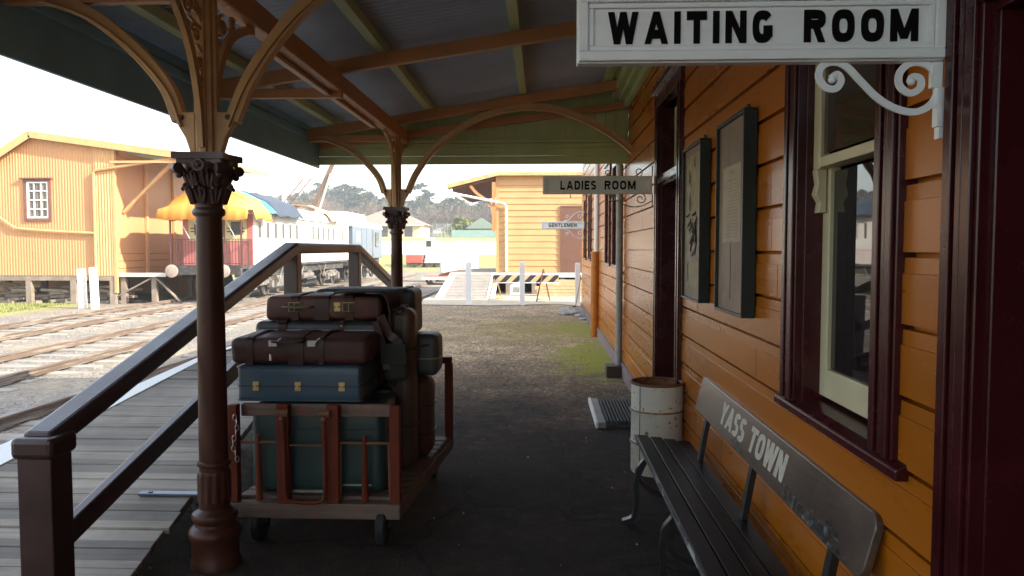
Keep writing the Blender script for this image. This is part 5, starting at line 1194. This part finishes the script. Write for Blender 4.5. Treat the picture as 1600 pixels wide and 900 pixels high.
# planks, box and bits below the goods platform
rr = random.Random(3); pp = None
for i,(z,x0,y,m) in enumerate(((.02,-.15,25.4,fresh_timber),(.02,.1,25.7,old_timber),(.13,-.2,25.45,fresh_timber),(.24,-.25,25.5,fresh_timber),(.24,0,25.75,fresh_timber),(.35,-.1,25.55,fresh_timber),(.45,-.15,25.6,fresh_timber))):
    q = MB(); q.box((x0,y,z),(x0+2.6,y+.22,z+.10)); tag(q.build('timber_plank', m, loc=(x0+1.3,y,z), bevel=.004), 'sawn timber plank in the stack behind the striped barricade', 'plank', 'planks stacked below the goods platform')
cr_ = thing('white_crate', (-.95,25.9,0), 'small white house shaped box below the edge of the goods platform', 'box')
q = MB(); q.prism([(-1.10,.03),(-.68,.03),(-.68,.36),(-.89,.46),(-1.10,.36)], 'Y', 25.75, 26.1); q.build('box_body', white, cr_, bevel=.01)
q = MB(); q.box((-1.0,25.742,.12),(-.78,25.748,.30)); q.build('box_panel', grey_metal, cr_)
sl = thing('leaning_tool', (.95,19.6,0), 'long handled tool leaning against the far station wall', 'tool')
q = MB(); q.tube(smooth_curve([(.80,19.35,.02),(.87,19.42,.35),(.94,19.5,.72),(.965,19.52,.92)],4), .017, 6); q.build('handle', fresh_timber, sl)
q = MB(); q.prism([(.74,.0),(.86,.0),(.85,.16),(.75,.16)], 'Y', 19.325, 19.335); q.build('blade', rust, sl)
rr = random.Random(14); rk = []
for i,(x,y,s) in enumerate(((.62,18.9,.20),(.80,18.5,.22),(.50,18.4,.13),(.88,18.0,.12),(.70,19.3,.17),(.90,17.2,.08),(.93,16.4,.06))):
    q = MB(); q.ball((x,y,s*.25), s, 7, (1.2,1,.45)); q.v = [(a+.25*s*noise.noise(Vector((a*9,b_*9,c_*9))), b_+.25*s*noise.noise(Vector((a*9+5,b_*9,c_*9))), max(-.02,c_+.3*s*noise.noise(Vector((a*8,b_*8,c_*8+9))))) for a,b_,c_ in q.v]
    tag(q.build('broken_concrete', concrete, loc=(x,y,0)), 'lump of broken concrete lying at the foot of the far wall', 'rubble', 'broken concrete along the wall')

# ---------------------------------------------------------------- yard beyond
rt = thing('rail_trolley', (-5.55,42,-.25), 'low flat red rail trolley standing on the nearest track', 'rail trolley')
q = MB(); q.box((-6.45,41.2,.02),(-4.65,43.4,.10)); q.build('deck', mat('faded_red_deck',(.50,.13,.09),.6,.2,3), rt); q = MB(); q.box((-6.5,41.1,-.10),(-4.6,41.19,.06)); q.box((-6.5,41.2,-.08),(-6.42,43.4,.02)); q.build('frame', white, rt)
for x in (-6.3,-4.8):
    for y in (41.6,43.0): q = MB(); M = Matrix.Translation((x,y,-.08)) @ Matrix.Rotation(PI/2,4,'Y'); q.lathe([(.17,-.05),(.17,.05)], (0,0,0), 16, M); q.build('wheel', under, rt)
q = MB(); 
for i in range(6): q.bar((-5.6+.1*i,41.5,.14+.03*i),(-4.8+.05*i,43,.18+.04*i),.10,.07)
q.build('load_rails', rust, rt)
wl = thing('covered_load', (-4.9,45.5,-.2), 'white sheeted wagon load standing behind the red rail trolley', 'wagon')
q = MB(); vs = []
mb, M = rounded((-6.0,44.6,.10),(-3.9,46.8,1.36), .12, 0, .03); o = mb.build('white_sheet', bright_white, wl); weld(o)
q = MB(); q.box((-5.9,44.5,-.05),(-4.0,47,.12)); q.build('wagon_frame', under, wl)
for x in (-5.65,-4.15):
    for y in (45.0,46.4): q = MB(); M = Matrix.Translation((x,y,-.05)) @ Matrix.Rotation(PI/2,4,'Y'); q.lathe([(.2,-.05),(.2,.05)], (0,0,0), 16, M); q.build('wheel', under, wl)
zt = terrain(-10,62)
def wagon(name, label, x0, x1, y0, y1, z0, z1, m, cat, tank=False):
    t = thing(name, ((x0+x1)/2,y0,z0), label, cat)
    q = MB(); q.box((x0,y0,z0+.45),(x1,y1,z1)); q.box((x0-.05,y0-.04,z0+.38),(x1+.05,y1,z0+.448)); q.build('body', m, t, bevel=.03)
    n = 3 if tank else 2
    for i in range(n):
        for yy in (y0+.3,y1-.3): q = MB(); M = Matrix.Translation((x0+.35+(x1-x0-.7)*i/(n-1),yy,z0+.36)) @ Matrix.Rotation(PI/2,4,'X'); q.lathe([(.36,-.07),(.36,.07)], (0,0,0), 18, M); q.build('wheel', under_l, t)
    if tank:
        q = MB(); q.tube([(x0+.2,(y0+y1)/2,z1+.62),(x1-.15,(y0+y1)/2,z1+.62)], .62, 18); q.build('tank', bright_white, t, smooth='auto'); q = MB(); q.box((x0,y0+.3,z1),(x0+.7,y1-.3,z1+1.7)); q.build('cab', bright_white, t, bevel=.08); q = MB(); q.box((x0+.1,y0+.28,z1+.95),(x0+.5,y0+.299,z1+1.45)); q.build('window', win_dark, t)
    return t
wagon('red_wagon', 'small faded red wagon parked before the long white fence', -11.1, -9.75, 62, 64, zt, zt+1.02, mat('faded_red_wagon',(.40,.09,.06),.6,.15,3), 'wagon')
wagon('tank_truck', 'white tank wagon with pale cab beside the small red wagon', -9.6, -7.4, 62.2, 64.2, zt, zt+.75, bright_white, 'tank wagon', True)
zf = terrain(-12,82)
wf_ = thing('white_fence', (-12,82,zf), 'long white boundary fence across the far side of the yard', 'fence')
q = MB()
for i in range(30): x = -50+2.4*i; z = terrain(x+1.2,82); q.box((x,82,z-.3),(x+2.395,82.06,z+1.42+.02*(i%2)))
q.build('panels', bright_white, wf_); q = MB()
for i in range(31): x = -50+2.4*i; z = terrain(x,82); q.box((x-.06,81.9,z-.3),(x+.06,81.99,z+1.5))
q.build('fence_posts', white, wf_)
hip_tile = mat('terracotta_tiles', (.33,.20,.15), .8, .2, 2, bmp=.3)
def hip_house(name, label, x0, x1, y0, y1, zb, ze, zr_, wallm, roofm, gable=False):
    t = thing(name, ((x0+x1)/2,(y0+y1)/2,zb), label, 'house'); q = MB(); q.box((x0,y0,zb),(x1,y1,ze)); q.build('wall', wallm, t)
    e = .6; X0,X1,Y0_,Y1_ = x0-e,x1+e,y0-e,y1+e; ym = (Y0_+Y1_)/2; i_ = 0 if gable else (Y1_-Y0_)/2
    q = MB()
    if gable == 'y': xm = (x0+x1)/2; q.prism([(X0,ze-.1),(X1,ze-.1),(xm,zr_)], 'Y', Y0_, Y1_)
    else: q.add([(X0,Y0_,ze-.1),(X1,Y0_,ze-.1),(X1,Y1_,ze-.1),(X0,Y1_,ze-.1),(X0+i_,ym,zr_),(X1-i_,ym,zr_)],[(3,2,1,0),(0,1,5,4),(1,2,5),(2,3,4,5),(3,0,4)])
    q.build('roof', roofm, t)
    if not gable:
        q = MB(); q.box((X0,Y0_-.05,ze-.28),(X1,Y0_-.001,ze-.08)); q.build('gutter', cream, t)
    w_ = (x1-x0); n = max(1,int(w_/3.2))
    for i in range(n):
        xx = x0+w_*(i+.5)/n; q = MB(); q.box((xx-.6,y0-.05,zb+.6 if ze-zb>2.2 else zb+.3),(xx+.6,y0-.002,ze-.4)); q.build('window', win_dark, t)
    return t
zh = terrain(-23,120)
hip_house('hip_roof_house', 'low cream house with terracotta hipped roof behind the white fence', -30, -18.6, 117, 126, zh-.5, zh+2.0, zh+4.3, mat('house_cream',(.58,.47,.34),.8), hip_tile)
hip_house('hip_roof_house', 'brown roofed house mostly hidden behind the guards van', -46, -33, 122, 131, terrain(-38,126)-.5, terrain(-38,126)+2.3, terrain(-38,126)+4.8, mat('house_brick',(.30,.17,.11),.8), hip_tile)
zq = terrain(-44,205)
hip_house('hill_house', 'small white gabled house among the hillside trees', -47, -41.5, 203, 212, zq-.5, zq+3.2, zq+6.4, bright_white, bright_white, 'y')
hip_house('hill_house', 'pale house with grey roof half hidden by trees on the hill', -35, -27, 195, 203, terrain(-31,199)-.5, terrain(-31,199)+3, terrain(-31,199)+5, white, mat('grey_roof',(.3,.3,.31),.7), False)
hip_house('green_shed', 'little green roofed shed at the foot of the hill behind the fence', -12.3, -8.2, 128, 132, terrain(-10,130)-.5, terrain(-10,130)+1.6, terrain(-10,130)+3.3, mat('shed_brown',(.14,.11,.09),.8), mat('green_roof',(.17,.22,.17),.7), 'y')
z1 = terrain(-11,118); q = MB()
for i in range(6): q.box((-14+1.6*i,118,z1-.2),(-12.41+1.6*i,118.05,z1+1.2))
tag(q.build('green_fence', mat('fence_green',(.20,.30,.26),.7,.15,2), loc=(-11,118,z1)), 'short pale green sheet fence beside the little green roofed shed', 'fence')
zt_ = terrain(-18,130); tn = thing('court_fence', (-18,130,zt_), 'tall grey wire court fence standing before the wooded hill', 'fence')
for i in range(9): x = -20.6+.64*i; q = MB(); q.box((x-.035,130-.035,zt_-.5),(x+.035,130.035,zt_+2.5)); q.build('post', grey_metal, tn)
q = MB()
for i in range(44): x = -20.6+5.12*i/43; q.box((x-.008,130.04,zt_),(x+.008,130.048,zt_+2.4))
for i in range(16): q.box((-20.6,130.05,zt_+.15*i),(-15.48,130.056,zt_+.15*i+.014))
q.bar((-20.6,130,zt_),(-15.5,130,zt_+2.4),.05,.05); q.build('wire_mesh', mat('pale_wire',(.42,.43,.44),.5), tn)
cn = thing('yard_crane', (-21,70,terrain(-21,70)), 'old timber jib crane leaning up behind the carriages', 'crane')
zc = terrain(-21,70)
q = MB(); q.bar((-21.8,70,3.8),(-19.15,70,9.4),.34,.34); q.build('jib', mat('jib_brown',(.16,.095,.06),.7), cn)
q = MB(); q.bar((-20.9,69.7,3.6),(-19.35,69.8,8.4),.14,.14); q.build('stay', mat('pale_stay',(.50,.46,.40),.7), cn)
for dx in (0,.7): q = MB(); q.bar((-25.0+dx,70,4.4),(-21.9+dx,70,8.0),.09,.09); q.build('back_stay', rust, cn)
q = MB(); q.box((-24.5,69,zc-.3),(-20.5,71.5,zc+2.2)); q.bar((-21.6,70,zc+2.2),(-21.6,70,5.6),.4,.4); q.build('base', under_l, cn)
po = thing('power_pole', (-37,110,terrain(-37,110)), 'pale power pole rising behind the carriage roof', 'pole'); z0 = terrain(-37,110)
q = MB(); q.tube([(-37.3,110,z0-.4),(-37.3,110,9.4)], .38, 8); q.build('pole', bright_white, po); q = MB(); q.bar((-41.5,110,7.6),(-37.3,110,9.3),.25,.35); q.build('arm', old_timber, po)
q = MB(); P = [(-58+12*i/1.0, 60-.6*i, 10.2-.35*math.sin(PI*i/4)+.05*i) for i in range(5)]; q.tube(smooth_curve(P,6), .022, 4)
tag(q.build('power_line', black_iron, loc=(-34,58,10)), 'thin dark power line crossing the sky above the carriages', 'wire')
# ---------------------------------------------------------------- trees on the hill
def leaf_m(name, c1, c2, c3):
    m, nt, b = nodes_of(name); oi = nt.nodes.new('ShaderNodeObjectInfo'); v = coords(nt); f = noise_node(nt, v, .9, 4)
    r = ramp_node(nt, [(.3,c1),(.5,c2),(.72,c3)]); nt.links.new(f, r.inputs[0])
    k = ramp_node(nt, [(0,(.75,.75,.75)),(1,(1.25,1.2,1.1))]); nt.links.new(oi.outputs['Random'], k.inputs[0])
    nt.links.new(mixc(nt, 1, r.outputs[0], k.outputs[0], 'MULTIPLY'), b.inputs['Base Color']); b.inputs['Roughness'].default_value = .85; b.inputs['Specular IOR Level'].default_value = .2; return m
LEAF = {'gum': leaf_m('gum_leaves',(.055,.065,.035),(.085,.095,.05),(.12,.12,.07)), 'pine': leaf_m('pine_needles',(.03,.045,.028),(.045,.065,.038),(.07,.085,.05)),
        'bare': leaf_m('bare_twigs',(.13,.10,.08),(.19,.15,.12),(.25,.205,.165)), 'bright': leaf_m('yellow_green_leaves',(.12,.15,.03),(.18,.21,.05),(.25,.26,.08))}
bark = mat('tree_bark', (.11,.085,.065), .9, .3, 4)
def tree(kind, h, wd, seed):
    rr = random.Random(seed); root = thing(kind+'_tree', (0,0,0), 'tree', 'tree', 'trees on the wooded hill')
    tk = MB(); th = h*(.55 if kind != 'bare' else .65); lean = rr.uniform(-.04,.04)*h
    tk.tube(smooth_curve([(0,0,-.6),(lean*.3,0,th*.4),(lean,0,th)],3), lambda t: .030*h*(1-.75*t), 6); ends = []
    nb = 9 if kind == 'bare' else 7
    for i in range(nb):
        a = i*2.4+rr.uniform(-.4,.4); z0 = th*rr.uniform(.45,1); L = wd*rr.uniform(.30,.5); zz = z0+h*rr.uniform(.08,.34)*(1 if kind != 'pine' else .35)
        e = Vector((lean*z0/th+L*math.cos(a), L*math.sin(a), min(zz,h*.95))); tk.tube([(lean*z0/th,0,z0),(lean*z0/th+.5*L*math.cos(a),.5*L*math.sin(a),(z0+e.z)/2+h*.03),tuple(e)], [.012*h,.008*h,.003*h], 4); ends.append(e)
    ends.append(Vector((lean,0,h*.88))); ends.append(Vector((lean+wd*.1,wd*.1,h*.78)))
    tk.build('trunk', bark, root, world=True)
    q = MB()
    for e in ends:
        for c_ in range(3):
            c0 = e+Vector((rr.gauss(0,.10)*wd, rr.gauss(0,.10)*wd, rr.gauss(0,.05)*h)); R_ = wd*rr.uniform(.09,.19); fl = .35 if kind == 'pine' else .75
            for k in range(64 if kind != 'bare' else 34):
                d = Vector((rr.gauss(0,1),rr.gauss(0,1),rr.gauss(0,1))).normalized()*R_*rr.random()**.4; d.z *= fl; p = c0+d
                if kind == 'bare':
                    t = d.normalized()*rr.uniform(.5,1.2)+Vector((0,0,.35)); s = Vector((-t.y,t.x,.2)).normalized()*.035; q.add([p-s,p+s,p+t],[(0,1,2)])
                    t2 = Vector((t.z,t.x,abs(t.y)))*.6; q.add([p-s,p+s,p+t2],[(0,1,2)])
                else:
                    s = rr.uniform(.32,.68)*(.8 if kind == 'pine' else 1); u = Vector((rr.gauss(0,1),rr.gauss(0,1),rr.gauss(0,.6))).normalized()*s; w_ = u.cross(Vector((rr.gauss(0,1),rr.gauss(0,1),rr.gauss(0,1)))).normalized()*s*.6; q.add([p-u,p-w_,p+u,p+w_],[(0,1,2,3)])
    q.build('crown', LEAF[kind], root, world=True); return root
protos = {'gum': [tree('gum',8,8,1),tree('gum',9.5,9,2),tree('gum',6.5,7.5,3)], 'pine': [tree('pine',11.5,10,4),tree('pine',10,8,5)], 'bare': [tree('bare',6.5,8,6),tree('bare',7,7,7),tree('bare',5.5,7,8)], 'bright': [tree('bright',4,5,9)]}
used = set()
TL = {'gum': 'grey green gum tree with a ragged crown on the wooded hill', 'pine': 'dark flat topped pine standing above the other hillside trees', 'bare': 'leafless brown tree in the thicket at the foot of the hill', 'bright': 'yellow green bush beside the court fence'}
def plant(kind, x, y, rr, label=None, s=1.0):
    P = protos[kind]; i = rr.randrange(len(P)); o = P[i]
    if (kind,i) in used: o = copy_tree(o)
    used.add((kind,i)); o.location = (x,y,terrain(x,y)-.2); o.rotation_euler = (0,0,rr.uniform(0,6.28)); k = s*rr.uniform(.85,1.2); o.scale = (k,k,k*rr.uniform(.9,1.1)); o['label'] = label or TL[kind]
    o['group'] = {'gum':'gum trees on the wooded hill','pine':'pines rising above the hill','bare':'leafless trees at the foot of the hill','bright':'bushes by the court fence'}[kind]
rr = random.Random(31)
for i in range(38):      # ridge and slope
    a = rr.uniform(0,1); y = rr.uniform(205,265); x = -y*(.60-.60*a)+ 4
    plant('gum', x, y, rr)
for i in range(16): y = rr.uniform(175,205); plant('gum', -y*(.62-.60*rr.random())+2, y, rr, s=.8)
for i in range(52): y = rr.uniform(140,185); plant('bare', -y*(.44-.44*rr.random())+2, y, rr)
for y,px in ((215,545),(222,560),(212,528),(230,500),(220,640),(216,655),(224,745)): plant('pine', (px-848)/1200*y, y, rr)
plant('bright', -14.0, 133, rr); plant('bright', -12.6, 134, rr, s=.7)

hz = bpy.data.materials.new('haze'); hz.use_nodes = True; hn = hz.node_tree; hn.nodes.remove(hn.nodes['Principled BSDF']); pv = hn.nodes.new('ShaderNodeVolumePrincipled')
pv.inputs['Color'].default_value = (.93,.94,.96,1); pv.inputs['Density'].default_value = .0012; pv.inputs['Anisotropy'].default_value = .2
hn.links.new(pv.outputs[0], hn.nodes['Material Output'].inputs['Volume'])
hb = MB(); hb.box((-420,-60,-3),(260,520,34)); tag(hb.build('haze', hz), 'thin bright haze filling the air over yard and hill', 'haze', kind='stuff')
# ---------------------------------------------------------------- light, sky, camera
SUN_AZ = R(70); SUN_EL = R(29)          # azimuth turned from straight behind the viewer toward the right
sv = Vector((math.sin(SUN_AZ)*math.cos(SUN_EL), -math.cos(SUN_AZ)*math.cos(SUN_EL), math.sin(SUN_EL)))
sd = bpy.data.lights.new('sun', 'SUN'); sd.energy = 3.5; sd.angle = R(.5); sd.color = (1,.93,.82)
so = bpy.data.objects.new('sun', sd); C.objects.link(so); so.rotation_euler = (-sv).to_track_quat('-Z','Y').to_euler(); so.location = sv*60
wd_ = bpy.data.worlds.new('World'); scene.world = wd_; wd_.use_nodes = True; nt = wd_.node_tree; bg = nt.nodes['Background']
sk = nt.nodes.new('ShaderNodeTexSky'); sk.sky_type = 'NISHITA'; sk.sun_disc = False; sk.sun_elevation = SUN_EL; sk.sun_rotation = math.atan2(sv.x, sv.y); sk.air_density = 1.2; sk.dust_density = 2.0; sk.ozone_density = 1.0; sk.altitude = 500
# thin high cloud whitening the blue
gm = nt.nodes.new('ShaderNodeTexCoord'); cn_ = noise_node(nt, gm.outputs['Generated'], 2.2, 5); cr2 = ramp_node(nt, [(.35,(.05,.05,.05)),(.7,(.55,.55,.55))]); nt.links.new(cn_, cr2.inputs[0])
nt.links.new(mixc(nt, cr2.outputs[0], sk.outputs[0], (7.5,7.7,8.0)), bg.inputs['Color']); bg.inputs['Strength'].default_value = .15
cam = bpy.data.cameras.new('camera'); co = bpy.data.objects.new('camera', cam); C.objects.link(co); scene.camera = co
cam.sensor_width = 36; cam.lens = 27.0; cam.clip_start = .05; cam.clip_end = 6000
co.location = (0,0,1.6); co.rotation_euler = (PI/2-math.atan(62/1200), 0, math.atan(48/1200*math.cos(math.atan(62/1200))))
vsn = scene.view_settings; vsn.view_transform = 'Standard'; vsn.look = 'None'; vsn.exposure = 1.72; vsn.gamma = 1; vsn.use_curve_mapping = False
scene.render.engine = 'CYCLES'; scene.cycles.use_denoising = True; scene.cycles.max_bounces = 8; scene.cycles.diffuse_bounces = 5; scene.cycles.glossy_bounces = 4; scene.cycles.sample_clamp_indirect = 8
